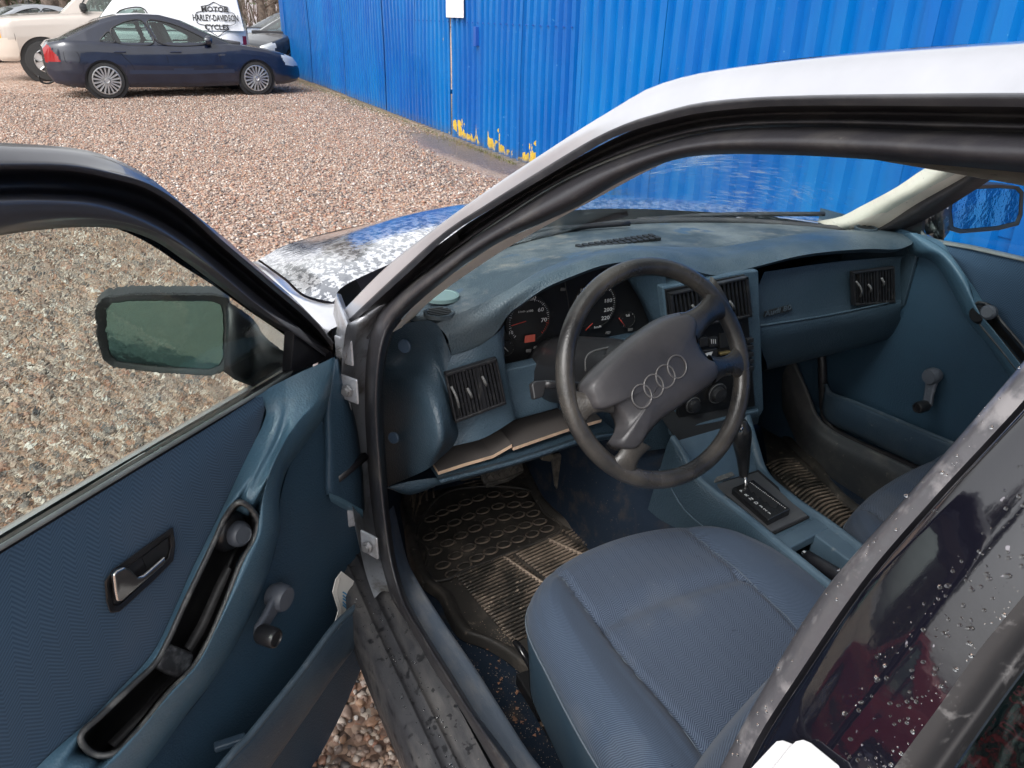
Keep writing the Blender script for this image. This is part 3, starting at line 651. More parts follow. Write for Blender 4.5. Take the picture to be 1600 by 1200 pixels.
vehicle('light_blue_car', 'light blue car farther back between the white van and the fence end', 'car', LOW, (p.x+.6,26.5,0), math.radians(205), LBL, sides=(1,))
REDP = M('red_paint', (.42,.012,.02), .3, .2, coat=1)
vehicle('red_car', 'red car parked across the yard behind the viewer', 'car', LOW, (-6.9,2.7,0), math.radians(80), REDP)

# ------------------------------------------------------------------ trees and a lamp post
BARK = M('bark', (.14,.11,.09), .9, bump=[('n',12,.6,.05)], var=[((.07,.055,.045),8,.4,.6)]); NEE = M('needles', (.05,.07,.035), .8, var=[((.09,.10,.05),3,.4,.6)]); TWG = M('twigs', (.13,.10,.085), .9)
def tree(name, label, x, y, h, r, kind):
    R = empty(name, (x,y,0)); tag(R, label, 'tree', 'trees beyond the parked cars')
    tube('trunk', [(0,0,-.1),(.1*random.random(),0,h*.3),(.3*random.uniform(-1,1),.1,h*.65),(.3*random.uniform(-1,1),0,h)], [r,r*.8,r*.5,.04], BARK, R, n=14, seg=10)
    V = []; Fc = []
    nl = 34
    for k in range(nl):
        z = h*(.18+.8*k/nl); a = k*2.4; ln = (1-z/h*.75)*h*(.26 if kind else .30); d = Vector((math.cos(a),math.sin(a),.15 if kind else .6)).normalized()
        P = [Vector((0,0,z)), Vector((0,0,z))+d*ln*.5, Vector((0,0,z))+d*ln+Vector((0,0,-.12*ln if kind else .2*ln))]
        tube('limb', P, [r*.25,r*.13,.01], BARK, R, n=6, seg=5)
        for q in range(90 if kind else 40):
            t = random.uniform(.2,1); c = P[0].lerp(P[2], t)+Vector(rng.normal(size=3))*(.22 if kind else .35)*(1 if kind else 1)
            s = random.uniform(.06,.16) if kind else random.uniform(.25,.6)
            u = Vector(rng.normal(size=3)).normalized(); w_ = u.orthogonal().normalized()*(s*.45 if kind else .008); i = len(V)
            V += [c-u*s-w_, c+u*s, c-u*s+w_]; Fc.append((i,i+1,i+2))
    mesh('crown' if kind else 'twigs', V, Fc, NEE if kind else TWG, R, recalc=False)
for nm, lb, px, Y, h, r, k in [('pine_tree','green pine at the far left edge behind the silver car',8,34,9,.18,1),('bare_tree','leaning bare trunk standing over the hood of the beige pickup',80,30,9,.26,0),('pine_tree','dark pine above the windscreen of the beige pickup',104,33,9,.22,1),('bare_tree','bare tree above the gap between the van and the fence',424,40,9,.2,0),('bare_tree','second bare tree nearer the white van',408,36,8,.16,0),('pine_tree','dark pine close to the fence end',440,42,10,.22,1)]:
    q = placed(px, 20, Y); tree(nm, lb, q.x, Y, h, r, k)
q = placed(48, 20, 33); lp = empty('lamp_post', (q.x,33,0)); tag(lp, 'thin dark lamp post behind the silver car', 'lamp post'); tube('pole', [(0,0,0),(0,0,2.1)], .035, BLK, lp); box('lamp_head', (-.12,0,2.1), (.35,.14,.08), BLK, lp, .01)
for nm, lb, x, y_, h, r, k in [('pine_tree','tall dark pine standing across the yard left of the open door',-24,9,7.5,.2,1),('pine_tree','broad dark pine across the yard behind the red car',-22,12.5,6.2,.2,1),('pine_tree','dark pine across the yard farthest left',-25,16,7,.2,1),('bare_tree','bare tree across the yard beyond the red car',-20,10.8,6.5,.2,0),('pine_tree','nearest low pine across the yard left of the red car',-15,7.4,4.6,.2,1),('pine_tree','young pine across the yard right of the red car',-16,6.1,3.6,.2,1)]:
    tree(nm, lb, x, y_, h, r, k)
HM = M('far_wood', (.10,.085,.07), .95, var=[((.16,.12,.11),.5,.4,.6),((.05,.06,.035),.3,.5,.65)], bump=[('n',2,1,.5)])
V = []; Fc = []
for i in range(4200):
    x = random.uniform(-48,48); z = abs(random.gauss(0,1))*2.0; y_ = 62+random.uniform(-4,8); s = random.uniform(.3,1.1); k = len(V); u = Vector((random.gauss(0,.25),0,1)).normalized(); 
    V += [(x-s*.10,y_,z), (x+u.x*s*2,y_,z+s*2.0), (x+s*.10,y_,z)]; Fc.append((k,k+1,k+2))
tag(mesh('far_wood', V, Fc, HM, None, recalc=False), 'bare wood far beyond the yard', kind='stuff')
HB = M('far_bank', (.36,.33,.35), .95, var=[((.22,.18,.17),.6,.4,.6)])
V = []; Fc = []
for i, x in enumerate(np.linspace(-90,90,60)):
    V += [(x,70,-.2),(x,76,1.2+.7*math.sin(x*.21)+.4*math.sin(x*.53)),(x,95,2.0+.8*math.sin(x*.17))]
for i in range(59):
    a = i*3; Fc += [(a,a+3,a+4,a+1),(a+1,a+4,a+5,a+2)]
tag(mesh('hills', V, Fc, HB, None, True), 'low pale bank beyond the wood', kind='structure')
# ------------------------------------------------------------------ the car one looks into
CAR = empty('silver_sedan'); tag(CAR, 'silver sedan with its driver door wide open showing a blue cloth interior', 'car')
SILV = M('silver_body', (.58,.59,.63), .28, .5, coat=1, var=[((.42,.43,.47), 2, .4, .7)], bump=[('n',55,.10,.004)])
HOODM = M('wet_bonnet_reflections', (.13,.14,.165), .10, .5, coat=1, var=[((.60,.61,.64), 62, .475, .505, 2.5, (1,.5,1)), ((.05,.06,.09), 60, .58, .62, 3, (1,.6,1))], bump=[('n',60,.12,.003)])  # pale slush film; dark base and specks paint in dark blue reflections
JAMB = M('jamb_silver', (.40,.42,.46), .4, .4, coat=.3, var=[((.16,.15,.14), 22, .52, .72), ((.25,.25,.26), 90, .6, .7)])
RUB = M('seal_rubber', (.026,.025,.029), .36, var=[((.062,.058,.056), 14, .48, .75), ((.09,.085,.08), 120, .66, .72)], bump=[('n',140,.25,.002)])
TRIMG = M('gutter_trim', (.035,.036,.042), .3, 0, .6, var=[((.06,.06,.065), 30, .45, .7)])
GLOSS = M('black_gloss', (.005,.005,.009), .05, 0, .6, coat=1, var=[((.16,.15,.17), 150, .72, .75, 2.5, (1,1,.6))], bump=[('n',45,.03,.003)])
MATB = M('matt_black', (.010,.010,.013), .42, 0, .5, var=[((.03,.03,.035), 10, .5, .75)])
DOORB = M('frame_satin', (.045,.045,.052), .30, 0, .6, coat=.4, var=[((.07,.07,.075), 6, .5, .75)])
BEIG = M('beige_trim', (.80,.74,.63), .75, bump=[('v',420,.35,.001)], var=[((.58,.53,.45), 8, .5, .8), ((.34,.31,.27), 60, .64, .72)])
DARK = M('dark_void', (.006,.007,.009), .9)
CARPET = M('navy_carpet', (.018,.028,.046), .98, 0, .1, var=[((.07,.06,.052), 16, .52, .8), ((.16,.135,.11), 160, .66, .72)], bump=[('n',700,.6,.004)])
WINP = glass('wet_windscreen', (.86,.95,.93), .0, [(55,.035,.004,(1,1,1)),(170,.03,.002,(1,1,1))], 1.45)
SCREEN = thin_glass('windscreen_glass', (.86,.94,.94), 1.0, .6, (.50,.58,.60))
REARG = thin_glass('rear_glass', (.10,.17,.15), 1.6, .35, (.20,.26,.25))
PASG = thin_glass('passenger_glass', (.80,.92,.90), .7)

c0 = [(534,492),(606,420),(675,372),(787,291),(841,256),(900,216),(955,179),(1005,143),(1075,119),(1145,106),(1250,92),(1364,80),(1600,64),(1720,57)]
c2 = [(545,500),(630,420),(697,362),(766,316),(872,249),(935,213),(985,190),(1031,176),(1084,162),(1162,153),(1250,149),(1364,147),(1600,145),(1720,146)]
c3 = [(547,508),(640,424),(706,365),(777,321),(900,248),(945,221),(987,204),(1035,190),(1084,178),(1189,167),(1260,165),(1364,165),(1600,167),(1720,169)]
c4 = [(705,395),(780,346),(856,297),(900,274),(987,239),(1075,213),(1145,202),(1276,198),(1425,203),(1600,208),(1720,212)]
c4l = [(773,1200),(761,1179),(719,1108),(677,1046),(644,987),(611,933),(598,887),(582,804),(573,700),(570,620),(577,532),(592,490),(630,450)]
c5 = [(705,430),(780,379),(900,324),(979,279),(1053,250),(1110,242),(1250,243),(1447,256),(1600,270),(1720,282)]
c5l = [(808,1200),(785,1168),(740,1108),(707,1054),(665,987),(636,933),(617,867),(605,762),(600,700),(597,620),(602,557),(615,515),(645,478)]
def ds(i, n, a, b): return a+(b-a)*min(1,max(0,(i/(n-1)-.35)/.3))
def ext(P, dx=0, dz=-.01):
    p = P[-1]; return P+[Vector((p.x+dx,p.y-.35,p.z+dz*.3)), Vector((p.x+dx*1.5,p.y-.9,p.z+dz))]
C0 = ext([TH(*p, ds(i,len(c0),.01,.035)) for i, p in enumerate(c0)])
C2 = ext([TH(*p, 0) for p in c2]); C3 = ext([TH(*p, .002) for p in c3])
mid = [p.lerp(q,.5)+Vector((-.007,0,.010)) for p, q in zip(C0, C2)]
loft('roof_rail', [C0, mid, C2], SILV, CAR, 90, 5)
loft('gutter', [C2, [p.lerp(q,.5)+Vector((-.006,0,.002)) for p, q in zip(C2,C3)], C3], TRIMG, CAR, 90, 3)
seal_out = [SE(*p, .04) for p in c4l[:-1]]+[TH(*p, .04) for p in c4]
seal_in = [SE(*p, .05) for p in c5l[:-1]]+[TH(*p, .05) for p in c5]
pair = list(zip(c4l[:-1]+c4, c5l[:-1]+c5))
def mixp(a, b, t): return (a[0]+(b[0]-a[0])*t, a[1]+(b[1]-a[1])*t)
def SB(p, d):
    q = TH(*p, d)
    if q.z < .42: q = onZ(*p, .42+(.04-d)*.5)
    return q
m1 = [SB(mixp(a,b,.22), .012) for a, b in pair]; m2 = [SB(mixp(a,b,.5), .006) for a, b in pair]; m3 = [SB(mixp(a,b,.8), .016) for a, b in pair]
start = lambda P: [Vector((P[0].x+.01,P[0].y-.25,P[0].z))]+P
so_, s1_, s2_, s3_, si_ = [start(ext(P)) for P in (seal_out, m1, m2, m3, seal_in)]
loft('weather_seal', [so_, s1_, s2_, s3_, si_], RUB, CAR, 170, 4)
# groove between gutter and seal on pillar and roof
k = len(c4); gup = [TH(*p,.04) for p in c4]
c3u = [(655,418),(712,363),(777,321),(900,248),(987,204),(1084,178),(1189,167),(1364,165),(1600,167),(1720,169)]
C3u = ext([TH(*p,.003) for p in c3u]); G4 = ext([TH(*p,.045) for p in c4]); c45=[TH(*mixp(a,b,.35),.055) for a,b in zip(c3u+[c3u[-1]],c4)]
G45 = ext(c45); Gx = ext([TH(*mixp(a,b,.75),.03) for a,b in zip(c3u+[c3u[-1]],c4)])
low = [(545,510),(600,462),(655,418)]
loft('pillar_channel', [[TH(*p,.003) for p in [(547,508),(600,458),(660,402),(712,363)]], [TH(*p,.05) for p in [(560,520),(612,474),(668,420),(722,378)]], [TH(*p,.035) for p in [(575,530),(630,465),(690,410),(735,375)]]], RUB, CAR, 30, 3)
loft('roof_channel', [C3u, G45, Gx, G4], RUB, CAR, 110, 3)
# roof skin
nn = 9
def at(P, n): return cr(P, n)
A_ = at(C0[7:], 12)
ctr = [(0,1.0,1.335),(0,.85,1.362),(0,.6,1.385),(0,.3,1.398),(0,0,1.40),(0,-.8,1.39)]
qtr = [(-.3,.93,1.335),(-.3,.8,1.363),(-.3,.6,1.388),(-.3,.3,1.404),(-.3,0,1.405),(-.3,-.8,1.39)]
def mir(P): return [Vector((-p[0],p[1],p[2])) for p in [tuple(q) for q in P]]
loft('roof', [A_, qtr, ctr, mir(qtr), mir(A_), [Vector((-p.x+.03,p.y,p.z-.05)) for p in A_]], SILV, CAR, 40, 5)
hl = [[Vector((p[0],p[1],p[2]-.035)) for p in q] for q in ([(-.5,.78,1.355),(-.52,.2,1.37),(-.52,-.8,1.37)], [(0,.93,1.37),(0,.2,1.39),(0,-.8,1.38)], [(.5,.78,1.355),(.52,.2,1.37),(.52,-.8,1.37)])]
loft('headlining', hl, BEIG, CAR, 14, 4)
# A-pillar inner trims
gl = [(640,505),(660,482),(692,455),(780,395),(819,372),(900,327),(950,300),(1000,273),(1053,248),(1110,225)]
ci = [(612,520),(630,497),(660,464),(720,419),(780,379),(840,352),(900,322),(979,277),(1053,248),(1110,238)]
TL = [[TH(*p,.052) for p in ci], [TH(*mixp(a,b,.5),.085) for a,b in zip(ci,gl)], [TH(*p,.12) for p in gl]]
loft('pillar_trim', TL, BEIG, CAR, 50, 3)
R1 = [onX(*p,.60) for p in [(1275,346),(1315,338),(1340,325),(1400,293),(1452,259)]]+[Vector((.555,.98,1.28)), Vector((.52,.80,1.345))]
R2 = [onX(*p,.655) for p in [(1350,362),(1372,357),(1430,320),(1480,292),(1530,264)]]+[Vector((.60,.92,1.28)), Vector((.555,.74,1.345))]
R1b = [p.lerp(q,.5)+Vector((-.022,-.012,0)) for p, q in zip(R1,R2)]
loft('pillar_trim', [R1, R1b, R2], BEIG, CAR, 30, 5)
R3 = [onX(*p,.69) for p in [(1385,362),(1400,362),(1460,336),(1525,296),(1580,262)]]+[Vector((.63,.82,1.29)), Vector((.59,.66,1.345))]
R4 = [onX(*p,.70) for p in [(1437,372),(1437,363),(1475,330),(1540,288),(1585,262)]]+[Vector((.64,.78,1.29)), Vector((.60,.62,1.345))]
loft('weather_seal', [R2, [p.lerp(q,.5)+Vector((-.02,0,0)) for p,q in zip(R2,R3)], R3], RUB, CAR, 30, 4)
# windscreen
wb_ = [(-.66,1.40,.925),(-.34,1.58,.945),(0,1.66,.95),(.34,1.60,.945),(.64,1.45,.93)]
wt_ = [(-.53,.80,1.335),(-.3,.92,1.345),(0,.985,1.348),(.3,.92,1.345),(.53,.80,1.335)]
wm_ = [tuple((Vector(a)+Vector(b))/2+Vector((0,.018,.018))) for a, b in zip(wb_, wt_)]
loft('windscreen', [wb_, wm_, wt_], SCREEN, CAR, 40, 8)
tube('windscreen_seal', [(p[0],p[1]+.006,p[2]+.004) for p in wb_], .009, RUB, CAR, n=50, seg=6)
# cowl and slush lying along the foot of the windscreen
cw = [[(p[0]*1.02,p[1]+.012,p[2]-.02) for p in wb_], [(p[0]*1.03,p[1]+.08,p[2]-.05) for p in wb_], [(p[0]*1.03,p[1]+.16,p[2]-.07) for p in wb_]]
loft('cowl', cw, MATB, CAR, 40, 3)
for s in (.12, -.45):
    tube('wiper', [(s,1.74-abs(s)*.22,.945),(s+.2,1.70-abs(s+.2)*.18,.958),(s+.48,1.62-max(0,s+.48)*.16,.965)], .007, MATB, CAR, n=20, seg=6)
# bonnet, wings, nose
hA = [onZ(520,472,.905),onZ(480,462,.895),onZ(447,435,.875),onZ(405,405,.83)]
hB = [onZ(553,438,.925),onZ(543,415,.925),onZ(510,396,.905),onZ(467,376,.84)]
hC = [Vector(q) for q in [(-.40,1.70,.945),(-.39,1.9,.94),(-.37,2.15,.905),(-.35,2.36,.84)]]
hD = [Vector(q) for q in [(0,1.83,.955),(0,2.0,.95),(0,2.22,.91),(0,2.44,.83)]]
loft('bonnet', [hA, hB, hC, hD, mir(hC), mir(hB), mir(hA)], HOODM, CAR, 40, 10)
nose0 = [hA[-1],hB[-1],hC[-1],hD[-1],mir(hC)[-1],mir(hB)[-1],mir(hA)[-1]]
loft('front_panel', [nose0, [p+Vector((p.x*.02,.10,-.10)) for p in nose0], [p+Vector((p.x*.03,.12,-.32)) for p in nose0], [p+Vector((p.x*.02,.05,-.55)) for p in nose0]], SILV, CAR, 40, 4)
for sg in (-1, 1):
    fa = [Vector((sg*abs(p.x)+ (-sg*0),p.y,p.z-.004)) for p in [onZ(532,490,.905)]+hA]
    if sg < 0: fa = [TH(548,500,.0), onZ(527,474,.906)]+[p-Vector((0.004,0,.004)) for p in hA]
    else: fa = [Vector((-p.x,p.y,p.z)) for p in [TH(548,500,.0), onZ(527,474,.906)]+[p-Vector((0.004,0,.004)) for p in hA]]
    fb1 = [Vector((sg*.815,1.36,.86)),Vector((sg*.83,1.45,.868)),Vector((sg*.838,1.55,.87)),Vector((sg*.845,1.7,.86)),Vector((sg*.85,1.9,.84)),Vector((sg*.85,2.15,.79))]
    fb2 = [Vector((sg*.845,y,.62)) for y in (1.36,1.45,1.55,1.68,1.9,2.2)]
    fb3 = [Vector((sg*.84,y,z)) for y, z in ((1.36,.22),(1.45,.22),(1.58,.24),(1.66,.50),(1.9,.66),(2.2,.52))]
    loft('front_wing', [fa, fb1, fb2, fb3], SILV, CAR, 30, 5)
    tw = empty('wheel', (sg*.74,2.12,.30), parent=CAR)
    disc('tyre', (-sg*.1,0,0), (sg,0,0), [(.18,0),(.29,0),(.305,.03),(.305,.17),(.29,.2),(.19,.2),(.185,.1)], TYR, tw, 32)
    disc('rim', (-sg*.1,0,0), (sg,0,0), [(.188,.1),(.188,.19),(.16,.16),(.05,.17),(.001,.17)], RIM, tw, 24)
    disc('arch_liner', (sg*.62,2.12,.30), (sg,0,0), [(.001,0),(.33,0),(.34,.20)], BLK, CAR, 24)
# hinge pillar of the driver door: silver jamb with hinge and bolts
J1 = [SE(*p,.045) for p in [(608,925),(598,887),(582,804),(573,700),(570,620),(577,532),(592,490),(620,462)]]
J2 = [onX(*p,-.80) for p in [(585,935),(570,890),(552,800),(538,700),(533,620),(535,560),(541,512)]]+[TH(549,503,.003)]
J0 = [p+Vector((.02,.16,0)) for p in J2]
loft('door_jamb', [J1, [p.lerp(q,.4)+Vector((0,.010,0)) for p,q in zip(J1,J2)], J2], JAMB, CAR, 60, 3); loft('jamb_return', [J2, J0], JAMB, CAR, 60, 1)
BOLT = M('bolt', (.32,.32,.33), .4, .7)
def jm(px, py): return onX(px, py, -.785)
for i, (px, py) in enumerate([(539,541),(547,600),(578,840)]):
    c = jm(px,py)+Vector((-.006,-.02,0)); box('hinge_plate', c, (.006,.045,.05), JAMB, CAR, .004, Matrix.Rotation(.5,3,'Z'))
    disc('bolt', c+Vector((-.005,-.006,0)), (-.8,-.6,0), [(.012,0),(.012,.004),(.008,.005),(.008,.010),(.001,.011)], BOLT, CAR, 6)
for z in (.78,.52):
    box('door_hinge', (-.795,1.315,z), (.03,.05,.07), JAMB, CAR, .006)
tube('door_check_strap', [(-.76,1.30,.64),(-.83,1.24,.64)], .009, MATB, CAR, seg=6)
# sill
SILLM = M('sill_plate', (.032,.032,.036), .5, 0, .5, var=[((.085,.08,.078), 9, .46, .72, 6, (3,.6,1)), ((.012,.012,.014), 55, .60, .63, 2), ((.16,.14,.12), 200, .66, .72)], bump=[('n',300,.2,.002)], rvar=(30,.35,.6))
ylist = [1.46,1.3,1.1,.9,.7,.45,.1]
def xs_(y): return .02*max(0,(1.1-y))/.4*.5
prof = [(-.752,.418),(-.757,.411),(-.772,.408),(-.777,.401),(-.788,.401),(-.790,.405),(-.793,.405),(-.795,.400),(-.812,.399),(-.814,.403),(-.817,.403),(-.820,.397),(-.833,.395),(-.840,.388),(-.843,.33),(-.835,.25),(-.80,.20)]
loft('sill_plate', [[(x+xs_(y),y,z) for y in ylist] for x, z in prof], SILLM, CAR, 40, 1)
KICK = M('kick_trim', (.075,.095,.125), .62, var=[((.15,.155,.165), 12, .45, .7, 6, (2,.7,1)), ((.22,.21,.20), 260, .66, .72)], bump=[('v',500,.2,.001)])
k1 = [(800,1200),(770,1155),(740,1108),(707,1054),(665,987),(636,933),(617,867),(607,800)]
k2 = [(850,1210),(832,1187),(790,1121),(748,1054),(702,987),(657,917),(634,867),(618,800)]
K1 = start([onZ(*p,.412) for p in k1[:-2]]+[onX(*k1[-2],-.72),onX(*k1[-1],-.715)]); K2 = start([onZ(*p,.398) for p in k2[:-2]]+[onX(*k2[-2],-.675),onX(*k2[-1],-.68)])
loft('kick_trim', [K1, [p.lerp(q,.4)+Vector((0,0,.010)) for p,q in zip(K1,K2)], K2, [p+Vector((.015,0,-.19)) for p in K2]], KICK, CAR, 60, 4)
# right-hand outer side of the body (mostly hidden): sill, door skin
loft('right_side', [[(.84,1.36,z_),(.845,.6,z_),(.845,-.2,z_),(.84,-.8,z_)] for z_ in (.22,.4,.62)]+[[(.80,1.36,.86),(.81,.6,.875),(.81,-.2,.885),(.80,-.8,.89)]], SILV, CAR, 20, 4)
loft('right_sill', [[(.70,1.5,.20),(.70,.4,.20),(.70,-.6,.20)],[(.70,1.5,.36),(.70,.4,.36),(.70,-.6,.36)],[(.84,1.4,.36),(.84,.4,.36),(.84,-.6,.36)],[(.84,1.4,.20),(.84,.4,.20),(.84,-.6,.20)]], RUB, CAR, 12, 1)
# B-pillar and closed rear door
b0 = [(1700,440),(1600,563),(1540,634),(1420,772),(1290,920),(1200,1062),(1125,1200),(1075,1300)]
b1 = [(1720,480),(1600,625),(1550,680),(1450,788),(1350,905),(1250,1050),(1180,1160),(1130,1270)]
b2 = [(x+9,y+7) for x, y in b1]
b3 = [(1800,690),(1660,855),(1600,930),(1530,1015),(1470,1100),(1400,1195),(1340,1285),(1300,1350)]
b4 = [(1850,760),(1720,900),(1660,975),(1600,1045),(1545,1120),(1490,1200),(1430,1290),(1390,1355)]
B0 = [TH(*p,.022) for p in b0]; B1 = [TH(*p,.008) for p in b1]; B2 = [TH(*p,.0) for p in b2]; B3 = [TH(*p,-.002) for p in b3]; B4 = [TH(*p,.012) for p in b4]
PIL = M('pillar_edge', (.07,.068,.075), .35, 0, .5, coat=.4, var=[((.20,.19,.195), 26, .5, .62, 5), ((.02,.02,.02), 60, .64, .68)], bump=[('n',60,.25,.004)])
def dn(P): p = P[-1]; return P+[Vector((p.x-.01,p.y+.01,p.z-.25))]
loft('pillar_edge', [dn([p+Vector((.10,.0,0)) for p in B0]), dn([p+Vector((.03,.004,0)) for p in B0]), dn(B0), dn([p.lerp(q,.5)+Vector((-.005,0,0)) for p,q in zip(B0,B1)]), dn(B1)], PIL, CAR, 60, 3)
loft('pillar_gap', [dn(B1), dn([p.lerp(q,.5)+Vector((.02,0,0)) for p,q in zip(B1,B2)]), dn(B2)], MATB, CAR, 50, 2)
RD = empty('rear_door', parent=CAR)
loft('door_frame', [dn([p+Vector((.015,0,0)) for p in B2]), dn(B2), dn([p.lerp(q,.5)+Vector((-.004,0,0)) for p,q in zip(B2,B3)]), dn(B3)], GLOSS, RD, 60, 4)
loft('window_seal', [dn(B3), dn([p.lerp(q,.35)+Vector((.002,0,0)) for p,q in zip(B3,B4)]), dn([p.lerp(q,.6)+Vector((.012,0,0)) for p,q in zip(B3,B4)]), dn(B4)], M('worn_seal',(.016,.016,.018),.45,var=[((.09,.088,.09),60,.58,.68),((.015,.015,.015),12,.5,.7)]), RD, 50, 3)
loft('window', [dn([p+Vector((.004,0,0)) for p in B4]), dn([p+Vector((0,-.30,.01)) for p in B4]), dn([p+Vector((.0,-.62,.0)) for p in B4])], REARG, RD, 40, 3)
zb_ = B3[-1].z-.25
loft('door_skin', [[(-.79,.22,.86),(-.80,0,.875),(-.80,-.7,.885)],[(-.83,.24,.78),(-.835,0,.78),(-.83,-.7,.79)],[(-.845,.24,.6),(-.845,0,.6),(-.845,-.7,.6)],[(-.83,.24,.4),(-.84,0,.4),(-.84,-.7,.4)],[(-.80,.24,.22),(-.80,0,.22),(-.80,-.7,.22)]], SILV, RD, 16, 4)
WATER = glass('water', (.97,.98,.98), .0, None, 1.33)
def drops(name, label, n, fn, nrm, r0, r1, parent):
    N_ = Vector(nrm).normalized(); X_ = N_.orthogonal().normalized(); Y_ = N_.cross(X_); V = []; Fc = []
    for i in range(n):
        c = fn(); r = random.uniform(0,1)**2.2*(r1-r0)+r0; h = r*random.uniform(.35,.6); sx = random.uniform(.8,1.5); a0 = random.uniform(0,3); k = len(V); sg = 8
        for rr, hh in ((1,-.15),(.85,.45),(.45,.9)):
            for j in range(sg):
                a = 2*math.pi*j/sg; V.append(c+X_*r*rr*math.cos(a+a0)+Y_*r*rr*sx*math.sin(a+a0)+N_*h*hh)
        V.append(c+N_*h)
        for q in range(2):
            for j in range(sg): Fc.append((k+q*sg+j,k+q*sg+(j+1)%sg,k+(q+1)*sg+(j+1)%sg,k+(q+1)*sg+j))
        for j in range(sg): Fc.append((k+2*sg+j,k+2*sg+(j+1)%sg,k+3*sg))
        Fc.append(tuple(k+j for j in range(sg))[::-1])
    o = mesh(name, V, Fc, WATER, parent, True, recalc=False); tag(o, label, kind='stuff')
def between(Pa, Pb, off):
    A_ = cr(Pa, 60); B_ = cr(Pb, 60)
    def f_():
        i = random.randrange(59); t = random.random(); return A_[i].lerp(A_[i+1],t).lerp(B_[i].lerp(B_[i+1],t), random.uniform(.03,.97))+Vector(off)
    return f_
Bm_ = [p.lerp(q,.5)+Vector((-.004,0,0)) for p,q in zip(B2,B3)]
drops('water_drops', 'water drops on the glossy rear door frame', 480, between(B2,Bm_,(-.0002,0,0)), (-1,0,.4), .0003, .0017, RD)
drops('water_drops', 'water drops on the glossy rear door frame', 480, between(Bm_,B3,(-.0002,0,0)), (-1,0,.4), .0003, .0017, RD)
drops('water_drops', 'water drops on the worn pillar edge', 90, between(B0,B1,(-.0055,0,.0)), (-1,0,.4), .0003, .0012, CAR)
drops('water_drops', 'water drops on the sill plate', 260, between([(-.757,1.2,.4035),(-.757,.6,.4035)],[(-.838,1.2,.400),(-.815,.6,.400)],(0,0,0)), (0,0,1), .0006, .0026, CAR)
# two white cards tucked against the rear door window frame
CARD = M('white_card', (.50,.50,.51), .6)
cc = empty('white_card', tuple(TH(1230,1200,-.01))); tag(cc, 'pair of blank white cards tucked against the pillar at the bottom edge', 'card')
loc0 = Vector(cc.location)
for i, pl in enumerate([[(1150,1225),(1205,1166),(1213,1158),(1222,1157),(1262,1172),(1300,1290),(1200,1300)], [(1176,1240),(1232,1168),(1243,1158),(1254,1156),(1265,1161),(1308,1196),(1350,1290),(1240,1310)]]):
    o = slab('card', [TH(*p,-.009-.003*i)-loc0 for p in pl], (.0018,0,-.0007), CARD, cc, .0006)
# floor pan, carpet, firewall
loft('carpet', [[(-.668,1.46,.21),(-.655,1.2,.208),(-.64,.9,.21),(-.63,.3,.21),(-.63,-.5,.21)],[(-.4,1.46,.208),(-.4,1.2,.205),(-.4,.9,.205),(-.4,.3,.21),(-.4,-.5,.21)],[(-.18,1.46,.22),(-.17,1.2,.21),(-.16,.9,.21),(-.16,.3,.22),(-.16,-.5,.22)]], CARPET, CAR, 30, 4)
loft('carpet', [[(.67,1.5,.21),(.67,1.2,.205),(.67,.6,.205),(.67,-.5,.21)],[(.4,1.5,.21),(.4,1.2,.205),(.4,.6,.205),(.4,-.5,.21)],[(.16,1.5,.22),(.15,1.2,.21),(.15,.6,.21),(.15,-.5,.22)]], CARPET, CAR, 30, 4)
loft('firewall', [[(x,1.46,.203),(x,1.70,.206),(x,1.86,.36),(x,1.82,.6),(x,1.60,.80),(x,1.50,.86)] for x in (-.70,-.4,0,.4,.70)], CARPET, CAR, 20, 2)
loft('rear_bulkhead', [[(-.62,-.75,.2),(-.60,-.8,.9)],[(.62,-.75,.2),(.60,-.8,.9)]], CARPET, CAR, 6, 2)
loft('underbody', [[(-.80,1.45,.19),(-.80,-.8,.19)],[(.80,1.45,.19),(.80,-.8,.19)]], MATB, CAR, 4, 1)
# ------------------------------------------------------------------ driver door, swung open
DN = np.array([math.cos(math.radians(47)), -math.sin(math.radians(47)), 0]); DD = np.array([-math.sin(math.radians(47)), -math.cos(math.radians(47)), 0])
HP = np.array([-.798, 1.306, .9])
def DO(px, py, off=0): return hit(px, py, HP+DN*off, DN)
def DT(px, py, off=0): return hit(px, py, HP+DN*off, (DN[0], DN[1], -.4))      # window plane, leaning in like the closed door
DNV = Vector(DN); DDV = Vector(DD)
DOOR = empty('driver_door', parent=CAR); DOOR['label'] = 'open driver door with blue cloth insert, armrest tray and map pocket'
BLUV = M('blue_vinyl', (.058,.125,.185), .36, 0, .55, var=[((.085,.15,.20), 5, .4, .7), ((.13,.17,.19), 16, .64, .82)], bump=[('v',260,.35,.0014),('n',40,.12,.003)], rvar=(14,.32,.46))
BLUD = M('dark_blue_vinyl', (.030,.064,.100), .45, 0, .45, var=[((.028,.052,.082), 4, .4, .7), ((.06,.07,.08), 22, .68, .85)], bump=[('v',260,.4,.0014)])
DCLOTH = fabric('door_cloth', (.054,.098,.155), (.032,.060,.102), .019, .0062, 1.0, True, 'UV', .4, [((.10,.12,.16), 4, .5, .85, .5)])
TRAYM = M('tray_black', (.012,.012,.014), .36, 0, .5, var=[((.06,.058,.055), 18, .58, .74), ((.03,.03,.03), 5, .4, .7)], bump=[('n',90,.15,.002)])
GREYS = M('belt_strip', (.17,.19,.19), .45, var=[((.26,.28,.28), 10, .45, .7)])
CHR = M('chrome', (.62,.60,.58), .10, 1); GRYP = M('grey_knob', (.085,.095,.115), .4, 0, .5, var=[((.16,.17,.19), 60, .62, .72)]); BLKP = M('black_knob', (.015,.015,.017), .3, 0, .5)
